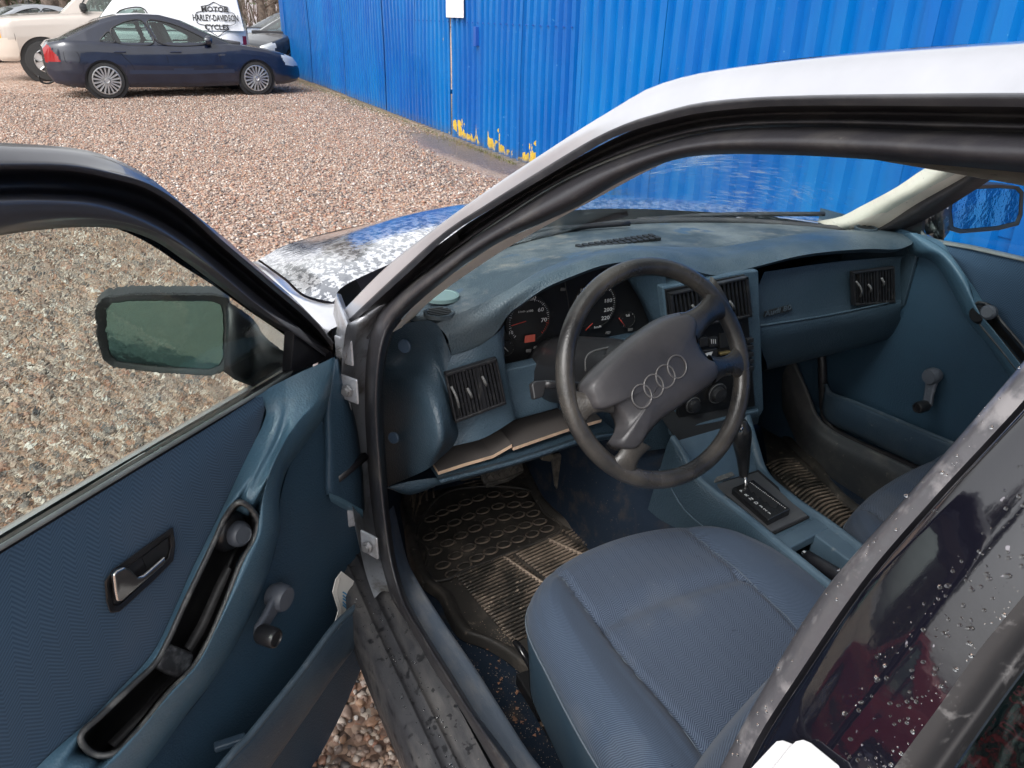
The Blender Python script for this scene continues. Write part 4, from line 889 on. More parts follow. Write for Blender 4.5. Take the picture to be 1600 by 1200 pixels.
DOORG = glass('door_glass', (.68,.77,.72), .0, [(30,.022,.008,(1,1,.8)),(110,.018,.004,(1,1,1))], 1.33)
L1 = [(-150,218),(0,223),(105,230),(157,240),(210,263),(252,291),(297,329),(350,371),(402,417),(455,462),(490,497),(525,534),(535,550)]
L2 = [(-150,268),(0,264),(105,266),(175,279),(227,294),(280,326),(350,388),(420,447),(490,508),(520,545)]
L3 = [(-150,322),(0,305),(70,304),(140,308),(192,321),(245,343),(297,375),(350,417),(420,476),(470,514),(512,545)]
L4 = [(-150,395),(0,364),(70,354),(140,350),(192,353),(245,371),(297,406),(350,445),(420,497),(462,521)]
def mv(P, dx, dy): return [(x+dx, y+dy) for x, y in P]
def TS(s, z, off=0): return Vector(HP)+DDV*s+DNV*(off+.4*(z-.9))+Vector((0,0,z-.9))
XO = [(1.13,.86),(1.12,1.10),(1.06,1.27),(.98,1.325),(.86,1.335)]; XI = [(1.07,.86),(1.06,1.08),(1.01,1.20),(.94,1.245),(.84,1.25)]
def XT(k, off): return [TS(a[0]+(b[0]-a[0])*k, a[1]+(b[1]-a[1])*k, off) for a, b in zip(XO, XI)]
l1 = XT(0,-.045)+[DT(*p,-.045) for p in L1]; l2 = XT(.35,0)+[DT(*p,.0) for p in L2]; l3 = XT(.65,-.015)+[DT(*p,-.015) for p in L3]; l4 = XT(1,-.010)+[DT(*p,-.010) for p in L4]
FR = lambda nm, cs, m, s=4: loft(nm, cs, m, DOOR, 110, s)
FR('window_frame', [l1, XT(.1,-.02)+[DT(*p,-.02) for p in mv(L1,-1,8)], XT(.28,.004)+[DT(*p,.004) for p in mv(L2,2,-9)], l2], DOORB)
FR('frame_seal', [l2, XT(.42,-.035)+[DT(*p,-.035) for p in mv(L2,-1,9)], XT(.58,-.035)+[DT(*p,-.035) for p in mv(L3,1,-7)], l3], MATB)
FR('inner_frame', [l3, XT(.72,.006)+[DT(*p,.006) for p in mv(L3,-4,12)], XT(.9,0)+[DT(*p,.0) for p in mv(L4,4,-10)], l4], DOORB)
FR('glass_run', [l4, XT(1.08,-.022)+[DT(*p,-.022) for p in mv(L4,-4,5)]], MATB, 2)
FR('outer_frame', [l1, [p-DNV*.02+Vector((0,0,-.01)) for p in l1], [p-DNV*.03+Vector((0,0,-.07)) for p in l1]], GLOSS, 2)
slab('mirror_sail', [DT(460,517,-.004),DT(516,549,-.004),DO(524,558,-.004),DO(500,566,-.004),DO(455,584,-.004)], -DNV*.02, MATB, DOOR, .002)
gp = [(-150,935),(0,847),(220,712),(452,580),(466,513),(420,489),(350,438),(297,399),(245,365),(192,346),(140,343),(70,348),(0,357),(-150,388)]
slab('window', [TS(1.06,.895,-.028)]+[DT(*p,-.028) for p in gp]+[TS(.84,1.255,-.028),TS(.95,1.25,-.028),TS(1.03,1.2,-.028)], -Vector((DN[0],DN[1],-.4)).normalized()*.004, DOORG, DOOR)
# belt strip
def line(a, b, off, f_=DO): return [f_(*a, off)+DDV*.45, f_(*mixp(a,b,.5), off), f_(*b, off)]
bl = [((-150,930),(458,571),-.022),((-150,935),(457,576),-.003),((-150,938),(456,579),.002),((-150,948),(452,587),.003),((-150,952),(448,592),.0)]
bc = [line(*b) for b in bl]
loft('glass_lip', bc[0:3], MATB, DOOR, 10, 2); loft('belt_strip', bc[2:4], GREYS, DOOR, 10, 2, thick=.003); loft('belt_edge', bc[3:5]+[line((-150,958),(440,600),.001)], MATB, DOOR, 10, 2)
# cloth insert
up_ = [DO(*p,.002) for p in [(-160,962),(0,866),(200,744),(340,659),(410,614)]]
lo_ = [DO(*p,.000) for p in [(-160,1400),(0,1262),(62,1198),(112,1151),(187,1079),(250,1008),(302,892),(354,787),(399,692),(414,640)]]
md_ = [DO(*p,.009) for p in [(-160,1180),(0,1060),(120,940),(230,830),(330,720),(412,632)]]
loft('cloth_insert', [up_, md_, lo_], DCLOTH, DOOR, 60, 12)
# moulding with armrest, a long tray sunk in it
A3 = [(397,618,.002),(416,641,.002),(411,662,.002),(397,691,.002),(375,736,.002),(352,785,.003),(330,830,.003),(300,890,.003),(277,942,.003),(247,1006,.003),(228,1034,.003),(187,1077,.003),(139,1126,.003),(112,1149,.003),(75,1182,.003),(30,1228,.003),(-30,1290,.003)]
TL = [(430,601,.008),(437,640,.022),(426,680,.026),(398,735,.03),(372,775,.03),(352,808,.014),(337,841,.014),(315,888,.014),(290,940,.014),(262,1002,.014),(243,1036,.014),(208,1070,.014),(157,1119,.014),(126,1150,.014),(100,1186,.02),(50,1240,.02),(0,1300,.02)]
TLd = [(442,595,.010),(448,636,.028),(436,684,.032),(407,738,.036),(382,780,.036),(362,812,-.048),(347,843,-.048),(325,888,-.048),(300,940,-.048),(272,1002,-.048),(253,1038,-.048),(218,1074,-.048),(167,1124,-.048),(138,1154,-.048),(112,1192,.03),(62,1248,.03),(10,1310,.03)]
TRd = [(458,587,.012),(465,630,.04),(447,680,.045),(418,738,.048),(398,782,.048),(392,822,-.048),(386,843,-.048),(368,872,-.048),(342,940,-.048),(317,998,-.048),(295,1036,-.048),(254,1080,-.048),(203,1142,-.048),(172,1170,-.048),(140,1200,.045),(80,1265,.045),(30,1330,.045)]
TR = [(475,579,.014),(480,624,.047),(456,675,.052),(427,736,.055),(410,780,.052),(403,813,.048),(397,845,.048),(379,875,.048),(352,942,.048),(326,1002,.048),(304,1040,.048),(262,1085,.048),(210,1149,.048),(180,1177,.048),(148,1210,.05),(90,1275,.05),(40,1340,.05)]
BB = [(505,566,.016),(500,620,.052),(465,660,.058),(430,715,.060),(415,770,.060),(416,815,.060),(410,843,.060),(397,875,.060),(372,925,.060),(340,987,.060),(313,1040,.060),(262,1096,.060),(212,1152,.060),(185,1183,.060),(157,1208,.060),(100,1275,.06),(50,1345,.06)]
CC = [(524,557,.016),(506,638,.045),(474,682,.045),(441,728,.045),(431,775,.045),(432,818,.045),(424,850,.045),(411,898,.042),(388,950,.042),(357,1010,.042),(325,1060,.042),(285,1110,.042),(240,1172,.042),(215,1202,.042),(185,1240,.042),(130,1310,.042),(80,1380,.042)]
CD = [(526,560,.002),(512,642,.0),(482,688,.0),(449,734,.0),(437,778,.0),(438,820,.0),(430,856,.0),(417,902,.0),(394,955,.0),(363,1016,.0),(331,1066,.0),(291,1117,.0),(246,1179,.0),(221,1209,.0),(190,1247,.0),(135,1317,.0),(85,1387,.0)]
def D3(P, dd=0): return [DO(x, y, o+dd) for x, y, o in P]
loft('armrest_moulding', [D3(c) for c in (A3,TL,TLd,TRd,TR,BB,CC,CD)], BLUV, DOOR, 130, 4)
s_, e_ = 5, 14
T0 = DO(374,784,.042); T1 = DO(146,1178,.03)
tray = [[T0]+D3(c[s_:e_],.004 if c[6][2]>0 else .012)+[T1] for c in (TL,TLd,TRd,TR)]
loft('door_tray', tray, TRAYM, DOOR, 100, 3)
tube('tray_rim', [T0]+D3(TL[s_:e_],.004)+[T1]+D3(TR[s_:e_],.003)[::-1], .0045, M('tray_rim',(.045,.046,.048),.4,var=[((.14,.14,.135),40,.5,.7)]), DOOR, closed=True, n=160, seg=6)
LEDG = M('tray_ledge', (.028,.027,.028), .4, var=[((.07,.068,.066),30,.5,.75)])
for pa, pb in (([(362,890),(343,935),(318,990),(300,1018)],[(352,882),(333,920),(308,975),(288,1010)]),([(284,1052),(254,1082),(203,1144),(180,1168)],[(266,1060),(238,1090),(188,1140),(168,1160)])):
    loft('tray_ledge', [[DO(*p,-.010) for p in pa],[DO(*p,-.018) for p in pb],[DO(*p,-.036) for p in pb]], LEDG, DOOR, 24, 1)
slab('tray_step', [DO(*p,.002) for p in [(258,1018),(272,1008),(306,1022),(300,1042),(280,1062),(248,1045)]], -DNV*.03, M('worn_step',(.06,.06,.065),.4,var=[((.22,.22,.23),50,.5,.7)]), DOOR, .006)
# mirror adjuster at the head of the tray
kc = DO(366,832,.0); kn = (Vector(CP)-kc).normalized()*.35+DNV*.65
disc('adjuster_base', kc-DNV*.02, DNV, [(.033,0),(.033,.012),(.028,.02),(.022,.024),(.001,.024)], BLKP, DOOR, 28)
disc('mirror_adjuster', kc+DNV*.002, kn, [(.020,0),(.021,.010),(.018,.020),(.014,.023),(.013,.022),(.001,.022)], GRYP, DOOR, 28)
# inner release handle in its black bezel
bz = [(270,823),(274,850),(271,876),(245,903),(187,956),(172,958),(166,940),(163,909),(175,891),(220,858)]
bi = [(264,836),(266,855),(262,872),(240,895),(188,944),(178,945),(173,925),(172,912),(182,899),(222,868)]
def ring(name, outer, inner, f_, o1, o2, th, m, parent):
    n = len(outer); P = [f_(*p,o1) for p in outer]+[f_(*p,o2) for p in inner]+[f_(*p,o1-th) for p in outer]+[f_(*p,o2-th) for p in inner]
    Fc = [(i,(i+1)%n,n+(i+1)%n,n+i) for i in range(n)]+[(2*n+i,i,(i+1)%n,2*n+(i+1)%n)[::-1] for i in range(n)]+[(n+i,n+(i+1)%n,3*n+(i+1)%n,3*n+i) for i in range(n)]
    return mesh(name, P, Fc, m, parent)
bevel(ring('handle_bezel', bz, bi, DO, .015, .012, .012, BLKP, DOOR), .002)
slab('handle_recess', [DO(*p,.0095) for p in bi], -DNV*.001, BLKP, DOOR)
slab('handle_well_shade', [DO(*p,.0105) for p in [(222,872),(262,840),(263,866),(232,892)]], -DNV*.0008, DARK, DOOR)  # flat near-black patch, painted shade in place of a deeper hollow
lv = slab('release_handle', [DO(*p,.022) for p in [(178,899),(184,892),(196,886),(203,888),(217,902),(226,899),(260,869),(258,882),(192,940),(184,941),(181,925)]], -DNV*.008, CHR, DOOR, .003, 3)
# window crank
def crank(parent, f_, nrm, hub, knob, o, rh=.024, rk=.017, mats_=(GRYP, BLKP)):
    h = f_(*hub, o); k = f_(*knob, o+.012); n = Vector(nrm)
    disc('crank_hub', h-n*.022, n, [(rh*.8,0),(rh,.012),(rh*1.0,.026),(rh*.85,.033),(.001,.034)], mats_[0], parent, 28)
    ax = (k-h); L_ = ax.length; ax.normalize(); sd = n.cross(ax).normalized()
    P = []
    for t, wd in ((0,rh*.92),(.3,rh*.70),(.65,rh*.58),(1,rh*.66)): P.append((h+ax*L_*t, wd))
    pl = [c+sd*wd for c, wd in P]+[k+ax*rh*.5]+[c-sd*wd for c, wd in P[::-1]]
    slab('crank_arm', pl, -n*.012, mats_[0], parent, .005, 3)
    disc('crank_knob', k-n*.004, n, [(rk*.85,0),(rk,.006),(rk,.030),(rk*.9,.035),(rk*.75,.036),(rk*.7,.033),(.001,.033)], mats_[1], parent, 28)
crank(DOOR, DO, DN, (440,934), (408,990), .034)
# front block of the door trim, lower panel
E1 = [(528,556),(537,605),(551,650),(562,710),(568,785),(574,879)]
F1 = [(521,559),(510,635),(511,700),(512,768),(514,773)]
loft('front_block', [[DO(*p,.0) for p in mv(F1,-7,3)], [DO(*p,.022) for p in F1], [DO(*p,.030) for p in [(527,562),(522,635),(524,700),(528,765),(530,776)]], [DO(*p,.026) for p in [(528,556),(537,605),(551,655),(560,720),(566,796)]], [DO(*p,-.04) for p in [(533,556),(541,605),(556,655),(566,720),(571,796)]]], BLUD, DOOR, 40, 4)
loft('front_block_foot', [[DO(*p,.028) for p in [(514,770),(530,776),(552,787),(567,797)]], [DO(*p,.022) for p in [(515,778),(530,785),(552,796),(567,806)]], [DO(*p,.0) for p in [(518,786),(530,794),(552,804),(568,814)]]], BLUV, DOOR, 20, 3)
CDn = [(x,y) for x,y,_ in CD[1:]]
Epts = [(537,600),(549,650),(560,710),(567,785),(574,870),(584,940),(576,1010),(545,1090),(500,1180),(450,1260),(400,1350)]
mid_ = [mixp(cr_[0:2], e_[0:2], .5) for cr_, e_ in zip([(512,642),(465,700),(438,778),(434,840),(417,902),(380,985),(331,1066),(270,1145),(221,1209),(160,1285),(85,1387)], Epts)]
loft('lower_panel', [[DO(*p,.001) for p in [(512,642),(465,700),(438,778),(434,840),(417,902),(380,985),(331,1066),(270,1145),(221,1209),(160,1285),(85,1387)]], [DO(*p,.008) for p in mid_], [DO(*p,.004) for p in Epts]], BLUD, DOOR, 60, 8)
loft('door_edge', [[DO(*p,.004) for p in Epts[:6]], [DO(*p,-.04) for p in mv(Epts[:6],6,-2)]], BLUD, DOOR, 30, 2)
# pocket
PR = [(566,884,.012),(577,881,.045),(587,886,.072),(591,899,.078),(580,925,.078),(553,950,.078),(525,976,.078),(469,1051,.078),(412,1122,.078),(386,1154,.078),(366,1174,.078),(340,1205,.078),(290,1268,.078),(230,1345,.078)]
PB = [(570,935,.012),(582,945,.045),(588,955,.062),(586,965,.066),(577,980,.066),(562,998,.066),(530,1038,.066),(487,1100,.066),(445,1160,.066),(418,1198,.066),(400,1225,.066),(380,1250,.066),(330,1315,.066),(270,1390,.066)]
PMid = [(mixp(a,b,.5)[0], mixp(a,b,.5)[1], (a[2]+b[2])/2+.008) for a, b in zip(PR, PB)]
POCM = M('pocket_vinyl', (.030,.052,.078), .42, 0, .5, var=[((.055,.08,.105), 7, .45, .7), ((.14,.15,.16), 50, .66, .74)], bump=[('v',260,.3,.0012)])
loft('map_pocket', [D3(PR), D3(PMid), D3(PB), [p-DNV*.06 for p in D3(PB)]], POCM, DOOR, 70, 4, thick=.005)
tube('pocket_rim', D3(PR,.0), .0065, M('pocket_rim',(.05,.075,.10),.4,var=[((.12,.14,.16),30,.55,.75)]), DOOR, n=80, seg=8)
box('pocket_clip', DO(360,1160,.045), (.05,.015,.012), POCM, DOOR, .003)
# shell and outer skin behind the trim
def sl_(s, z, off): return Vector(HP)+DDV*s+DNV*off+Vector((0,0,z-.9))
slab('door_shell', [sl_(.0,.845,-.054),sl_(1.13,.85,-.054),sl_(1.13,.30,-.054),sl_(.06,.26,-.054)], -DNV*.008, BLUD, DOOR)
loft('door_skin', [[sl_(-.0,z,o),sl_(.6,z,o-.012),sl_(1.15,z,o)] for z, o in ((.868,-.040),(.850,-.07),(.75,-.105),(.6,-.115),(.4,-.11),(.25,-.075),(.22,-.04))], SILV, DOOR, 14, 3)
# wing mirror outside the window
mc = DT(250,520,-.15); mn = (DDV*.72+DNV*.69).normalized(); 
WM = empty('wing_mirror', parent=DOOR)
mo_ = [(146,478),(158,464),(200,459),(330,459),(354,464),(361,480),(357,560),(349,579),(330,586),(250,582),(175,573),(158,560),(148,520)]
mi_ = [(164,484),(174,473),(205,469),(330,470),(343,475),(347,490),(346,558),(340,570),(325,575),(250,571),(182,563),(170,552),(165,520)]
MP = lambda x, y, o=0: hit(x, y, mc+mn*o, mn)
o = slab('mirror_housing', [MP(*p,0) for p in mo_], -mn*.05, MATB, WM, .008, 3)
bevel(ring('mirror_bezel', mo_, mi_, MP, .006, .002, .012, BLKP, WM), .002)
slab('mirror_glass', [MP(*p,.004) for p in mi_], -mn*.002, M('mirror_silver', (.22,.33,.33), .03, 1, bump=[('n',60,.2,.003)]), WM)
loft('mirror_arm', [[MP(350,474,.0),MP(376,492,-.01),DT(408,532,-.09),DT(458,560,-.06)], [MP(352,520,.02),MP(378,545,.01),DT(412,565,-.07),DT(460,572,-.06)], [MP(350,572,.0),MP(372,592,-.01),DT(410,600,-.09),DT(458,590,-.06)]], MATB, WM, 16, 4, thick=.012)
# leaflet in the pocket
lf = empty('leaflet', tuple(DO(535,930,.045))); tag(lf, 'white printed leaflet sticking out of the open door pocket', 'leaflet'); l0 = Vector(lf.location)
PAPER = M('leaflet_paper', (.72,.70,.66), .6, var=[((.6,.58,.54),20,.5,.8)]); INK = M('blue_ink', (.04,.25,.48), .5); INK2 = M('grey_line', (.35,.33,.32), .6)
slab('sheet', [DO(*p,.045)-l0 for p in [(534,893),(566,918),(572,935),(545,990),(520,985),(529,954),(520,925),(525,905)]], -DNV*.0015, PAPER, lf)
for i in range(5):
    a = (536,924+i*5); b_ = (560-i*3-(i%2)*5,939+i*4)
    mesh('print_line', [DO(*q,.0456)-l0 for q in (a,b_,(b_[0]-1,b_[1]+2),(a[0]-1,a[1]+2))], [(0,1,2,3)], INK, lf, recalc=False)
tube('fold_line', [DO(531,903,.0458)-l0, DO(527,925,.0458)-l0, DO(534,956,.0458)-l0, DO(528,982,.0458)-l0], .0007, INK2, lf, seg=4, n=10)
# ------------------------------------------------------------------ dashboard
DPAD = M('dash_top_vinyl', (.042,.062,.078), .6, 0, .3, var=[((.15,.17,.175), 5.5, .42, .66, 9), ((.24,.225,.20), 13, .58, .80, 9), ((.05,.09,.14), 7, .60, .66)], bump=[('v',260,.5,.0018)], rvar=(9,.55,.75))
DROLL = M('dash_roll_vinyl', (.036,.060,.080), .42, 0, .5, var=[((.09,.115,.13), 5, .45, .75, 7)], bump=[('v',260,.5,.0018)], rvar=(9,.36,.55))
DFACE = M('dash_vinyl', (.028,.050,.070), .45, 0, .45, var=[((.042,.066,.092), 4, .4, .7), ((.09,.10,.11), 24, .66, .85)], bump=[('v',260,.5,.0018)])
DBLU = M('dash_blue_trim', (.040,.070,.098), .42, 0, .5, var=[((.075,.115,.15), 5, .4, .7), ((.14,.16,.17), 24, .66, .85)], bump=[('v',260,.5,.0018)])
INST = M('instrument_black', (.010,.010,.011), .35, 0, .5, var=[((.05,.045,.04), 20, .6, .8)]); WTX = M('white_print', (.62,.62,.62), .6); RTX = M('red_print', (.55,.06,.04), .5)
VENTM = M('vent_black', (.014,.014,.016), .45, var=[((.06,.058,.055), 60, .55, .75)]); DUSTY = M('vent_lever', (.11,.11,.11), .5)
DASH = empty('dashboard', parent=CAR); DASH['label'] = 'dusty dark blue dashboard'
def YL(P, y0=None): return [onY(x, y, (y0 if len(q) < 3 else q[2])) for q in P for x, y in [q[:2]]]
k0 = [(-.69,1.37,.915),(-.66,1.395,.925),(-.5,1.50,.938),(-.34,1.58,.945),(0,1.665,.95),(.34,1.60,.945),(.55,1.51,.938),(.66,1.44,.925)]
k1 = [(-.69,1.31,.918),(-.60,1.34,.93),(-.45,1.40,.955),(-.25,1.45,.97),(0,1.47,.965),(.25,1.46,.958),(.50,1.42,.953),(.665,1.38,.94)]
H0 = [onZ(*q) for q in [(682,506,.925),(712,492,.938),(740,480,.95),(790,455,.965),(850,420,.985),(930,393,.995),(1000,385,.990),(1060,386,.975),(1120,386,.966),(1195,374,.962),(1290,361,.956),(1385,360,.949),(1422,368,.940)]]
LP = [(706,556,1.228),(725,549,1.222),(748,541,1.22),(775,520,1.22),(796,490,1.22),(820,472,1.22),(850,451,1.22),(898,430,1.22),(940,415,1.22),(980,409,1.222),(1030,411,1.23),(1080,422,1.24),(1122,430,1.245),(1179,417,1.25),(1258,398,1.25),(1353,389,1.25),(1404,389,1.25),(1424,382,1.26)]
LL = YL(LP)
hm = [p.lerp(q,.55)+Vector((0,-.012,.012)) for p, q in zip(cr(H0,40), cr(LL,40))]
loft('dash_top', [k0, k1, H0], DPAD, DASH, 120, 8)
loft('dash_roll', [H0, [p.lerp(q,.2)+Vector((0,-.003,.005)) for p, q in zip(cr(H0,40), cr(LL,40))], hm, LL], DROLL, DASH, 120, 5)
U1 = [p+Vector((0,.02,-.014)) for p in LL]; U2 = [p+Vector((0,.075,-.012)) for p in LL]
loft('dash_lip', [LL, U1, U2], DFACE, DASH, 90, 3)
# left end of the dashboard, with two round caps
a_ = [onX(x,y,-.70) for x,y in [(617,515),(604,560),(600,620),(602,700),(607,760)]]
b_ = [onX(x,y,-.665) for x,y in [(645,503),(634,562),(652,600),(667,640),(676,690),(664,735)]]
c_ = [onX(x,y,-.63) for x,y in [(682,506),(674,555),(683,590),(695,630),(702,675),(690,714)]]
d_ = YL([(706,556),(696,585),(702,620),(711,655),(716,680),(708,697)], 1.228)
loft('dash_end', [a_, b_, c_, d_], DFACE, DASH, 50, 7)
e_ = [p+Vector((0,.06,0)) for p in a_]
loft('dash_end_side', [[p+Vector((-.012,.03,0)) for p in a_], a_], DFACE, DASH, 30, 1)
loft('vent_surround', [d_, YL([(748,541),(742,600),(750,645),(757,684)],1.212), YL([(777,520),(785,570),(794,620),(802,657)],1.226), YL([(788,508),(789,577),(797,620),(805,656)],1.262)], DBLU, DASH, 40, 5)
capm = M('blue_cap', (.07,.11,.17), .45)
for (x, y, X, r) in ((632,541,-.668,.012),(615,684,-.692,.011)):
    c = onX(x,y,X-.006); disc('round_cap', c, (-.75,-.62,.1), [(r*1.12,-.002),(r*1.12,.002),(r,.003),(r*.95,.0015),(.001,.002)], capm, DASH, 24)
loft('dash_underside', [YL([(607,760),(664,736),(690,714),(708,697),(757,685),(805,657),(872,638)],1.235), YL([(607,760),(664,736),(690,714),(708,697),(757,685),(805,657),(872,638)],1.45)], DFACE, DASH, 30, 1)
# instrument cluster
IC = empty('instrument_cluster', parent=DASH)
slab('cluster_face', YL([(772,505),(790,548),(792,580),(864,562),(890,548),(1022,522),(1004,470),(985,440),(960,418),(900,428),(855,446),(812,474)],1.31), (0,.02,0), INST, IC)
XU, ZU = Vector((1,0,0)), Vector((0,0,1))
def gauge(px, py, rp, y=1.306):
    c = onY(px,py,y); r = rp*(c-Vector(CP)).length/1200; return c, r
for (px, py, rp) in ((826,500,38),(930,478,38),(791,545,13),(981,500,13)):
    c, r = gauge(px,py,rp); g = empty('gauge', parent=DASH) if False else IC
    disc('gauge', c, (0,-1,0), [(r*1.03,-.004),(r*1.03,.002),(r*.97,.002),(r*.96,-.001),(.001,-.001)], M('gauge_face',(.012,.012,.013),.4) if 'gauge_face' not in bpy.data.materials else bpy.data.materials['gauge_face'], IC, 40)
    nt_ = 46 if rp > 20 else 9
    tk = None
    for i in range(nt_):
        a = math.radians(225-270*i/(nt_-1)); big = i % 5 == 0
        c2 = c+Vector((math.cos(a)*r*.88,-.0025,math.sin(a)*r*.88)); rt = Matrix.Rotation(-(a-math.pi/2),3,'Y')
        if tk is None or True:
            tk = box('tick', c2, (r*.018 if big else r*.012,.0006,r*(.11 if big else .06)), RTX if (px == 826 and i > 38) else WTX, IC, rot=rt)
ty = 1.301
for s_, x, y, h in (('50',833,466,7.5),('60',845,484,7.5),('70',850,500,7.5),('1/min',815,487,4),('x100',828,486,4),('40',815,462,7.5),('10',798,520,6),('80',905,464,6.5),('100',912,453,6.5),('120',924,447,6.5),('180',950,470,7),('200',950,484,7),('220',946,497,7),('60',900,478,6.5),('km/h',934,511,4.5),('1/2',981,493,4),('C',787,551,4)):
    c = onY(x,y,ty); text('dial_number', s_, c, h*1.25*(c-Vector(CP)).length/1200, XU, ZU, WTX, IC, .0002, 1.15)
c = onY(828,529,1.301); box('red_display', c, (.024,.002,.016), M('display_red',(.50,.10,.07),.4), IC, .001)
for a, b_, m_ in (((799,509),(822,502),RTX),((926,505),(915,516),RTX),((967,497),(977,510),RTX),((785,540),(794,549),WTX)):
    tube('needle', [onY(*a,1.298), onY(*b_,1.298)], .0009, m_, IC, seg=5)
for x, y in ((826,548),(838,543),(846,546),(950,520),(985,515),(880,452)): box('warning_lamp', onY(x,y,1.303), (.012,.002,.007), DUSTY, IC, .001, Matrix.Rotation(.1,3,'Y'))
tube('gauge_frame', YL([(793,575),(862,557),(890,545)],1.30), .0015, DUSTY, IC, n=10, seg=5)
tube('gauge_frame', YL([(880,425),(888,470),(892,520)],1.30), .0012, VENTM, IC, n=10, seg=5)
loft('cluster_frame', [YL([(975,428),(1000,470),(1022,522)],1.308), YL([(982,428),(1008,470),(1030,520)],1.27), YL([(1040,428),(1042,470),(1046,520)],1.25)], DFACE, DASH, 20, 4)
slab('knee_panel', YL([(790,579),(864,562),(868,600),(873,638),(803,657)],1.256), (0,.03,0), DBLU, DASH, .003)
slab('lower_panel', YL([(862,562),(900,545),(1022,520),(1048,520),(1060,700),(1010,705),(955,690),(895,660),(872,638)],1.285), (0,.03,0), DFACE, DASH, .003)
# air vents
def vent(quad, y, nv, nh, left=.12, lever=True, tabs=((.35,.5),(.68,.35))):
    R = empty('air_vent', parent=DASH); q = [onY(a,b,y) for a,b in quad]; F_ = Vector((0,-1,0))
    def at(u, v, o=0): return (q[0].lerp(q[1],u)).lerp(q[3].lerp(q[2],u), v)+F_*o
    slab('vent_back', [at(0,0,-.0),at(1,0,-.0),at(1,1,-.0),at(0,1,-.0)], (0,.004,0), DARK, R)
    th = .006; W_ = (q[1]-q[0]).length; H_ = (q[3]-q[0]).length
    for a, b, c, d in (((-.03,-.05),(1.03,-.05),(1.03,.02),(-.03,.02)),((-.03,.98),(1.03,.98),(1.03,1.05),(-.03,1.05)),((-.03,-.05),(.012,-.05),(.012,1.05),(-.03,1.05)),((.988,-.05),(1.03,-.05),(1.03,1.05),(.988,1.05))):
        slab('vent_frame', [at(*p_,.010) for p_ in (a,b,c,d)], (0,.012,0), VENTM, R, .0015)
    slab('vent_frame', [at(left-.015,0,.009),at(left+.005,0,.009),at(left+.005,1,.009),at(left-.015,1,.009)], (0,.009,0), VENTM, R)
    for i in range(nv):
        u = left+.02+(1-left-.03)*(i+.5)/nv; w_ = .0022/W_
        if i == nv//2: w_ *= 1.8
        slab('slat', [at(u-w_,.01,.008),at(u+w_,.01,.008),at(u+w_,.99,.008),at(u-w_,.99,.008)], (.002,.012,0), VENTM, R)
    for i in range(nh):
        v = (i+1)/(nh+1); w_ = .0009/H_; slab('cross_slat', [at(left,v-w_,.004),at(.99,v-w_,.004),at(.99,v+w_,.004),at(left,v+w_,.004)], (0,.008,0), VENTM, R)
    if lever:
        tube('vent_lever', [at(left*.3,.25,.008),at(left*.5,.40,.016),at(left*.62,.55,.018),at(left*.8,.75,.010)], .0026, DUSTY, R, n=12, seg=6)
    for (u, v) in tabs: tube('vent_tab', [at(u-.02,v-.12,.010),at(u,v,.016),at(u+.03,v+.12,.010)], .003, DUSTY, R, n=8, seg=6)
vent([(696,584),(772,561),(786,626),(711,654)], 1.206, 12, 3)
vent([(1330,426),(1392,418),(1393,469),(1332,474)], 1.272, 11, 0, .16)
# centre stack
CS = empty('centre_stack', parent=DASH)
slab('stack_face', YL([(1034,448),(1168,424),(1186,422),(1194,640),(1182,662),(1064,694),(1056,600)],1.236), (0,.20,0), DBLU, CS, .005)
slab('stack_inlay', YL([(1040,453),(1164,429),(1180,634),(1062,666)],1.232), (0,.01,0), INST, CS, .001)
vent([(1046,459),(1162,434),(1168,491),(1054,512)], 1.224, 18, 0, .0, False, ((.25,.5),(.75,.6)))
BTN = M('button_black', (.02,.02,.022), .35, 0, .5, var=[((.07,.07,.07),50,.6,.75)])
def btn(nm, x0, y0, x1, y1, m=None, o=1.224): return slab(nm, YL([(x0,y0),(x1,y0-(x1-x0)*.18),(x1+(y1-y0)*.03,y1-(x1-x0)*.18),(x0+(y1-y0)*.03,y1)],o), (0,.01,0), m or BTN, CS, .0015)
for x in (1062,1078,1094,1109): btn('switch', x, 529, x+13, 543)
btn('switch', 1066, 549, 1090, 562); btn('switch', 1095, 549, 1121, 562); btn('slot', 1125, 522, 1142, 545, DARK, 1.228); btn('brass_strip', 1126, 552, 1143, 556, M('brass', (.45,.33,.14), .3, .8), 1.224); btn('slot', 1148, 505, 1160, 560, DARK, 1.228)
for i in range(5): btn('switch', 1168, 530+i*11, 1178, 537+i*11)
mesh('wiper_icon', YL([(1102,552),(1114,549),(1111,556),(1105,557)],1.2225), [(0,1,2,3)], WTX, CS, recalc=False)
for x0 in (1112,): 
    for k in range(3): mesh('heater_icon', YL([(x0-1+k*3,530),(x0+k*3,530),(x0+.6+k*3,537),(x0-.4+k*3,537)],1.2225), [(0,1,2,3)], WTX, CS, recalc=False)
for s_, x, y in (('A/C',1083,536),('MAX',1068,539)): text('switch_lettering', s_, onY(x,y,1.2225), .006, XU, ZU, WTX, CS, .0001)
btn('radio_slot', 1072, 575, 1160, 592, BTN, 1.226)
for (x, y, r) in ((1082,632,12),(1120,614,15),(1158,603,12)):
    c = onY(x,y,1.226); rr = r*(c-Vector(CP)).length/1200
    disc('heater_knob', c, (0,-1,0), [(rr*1.1,0),(rr*1.1,.003),(rr,.004),(rr*.75,.005),(rr*.7,.016),(rr*.2,.018),(.001,.018)], BTN, CS, 28)
    tube('knob_ring', [c+Vector((math.cos(a)*rr*1.05,-.004,math.sin(a)*rr*1.05)) for a in np.linspace(.3,5.9,16)], .0008, DUSTY, CS, n=30, seg=4)
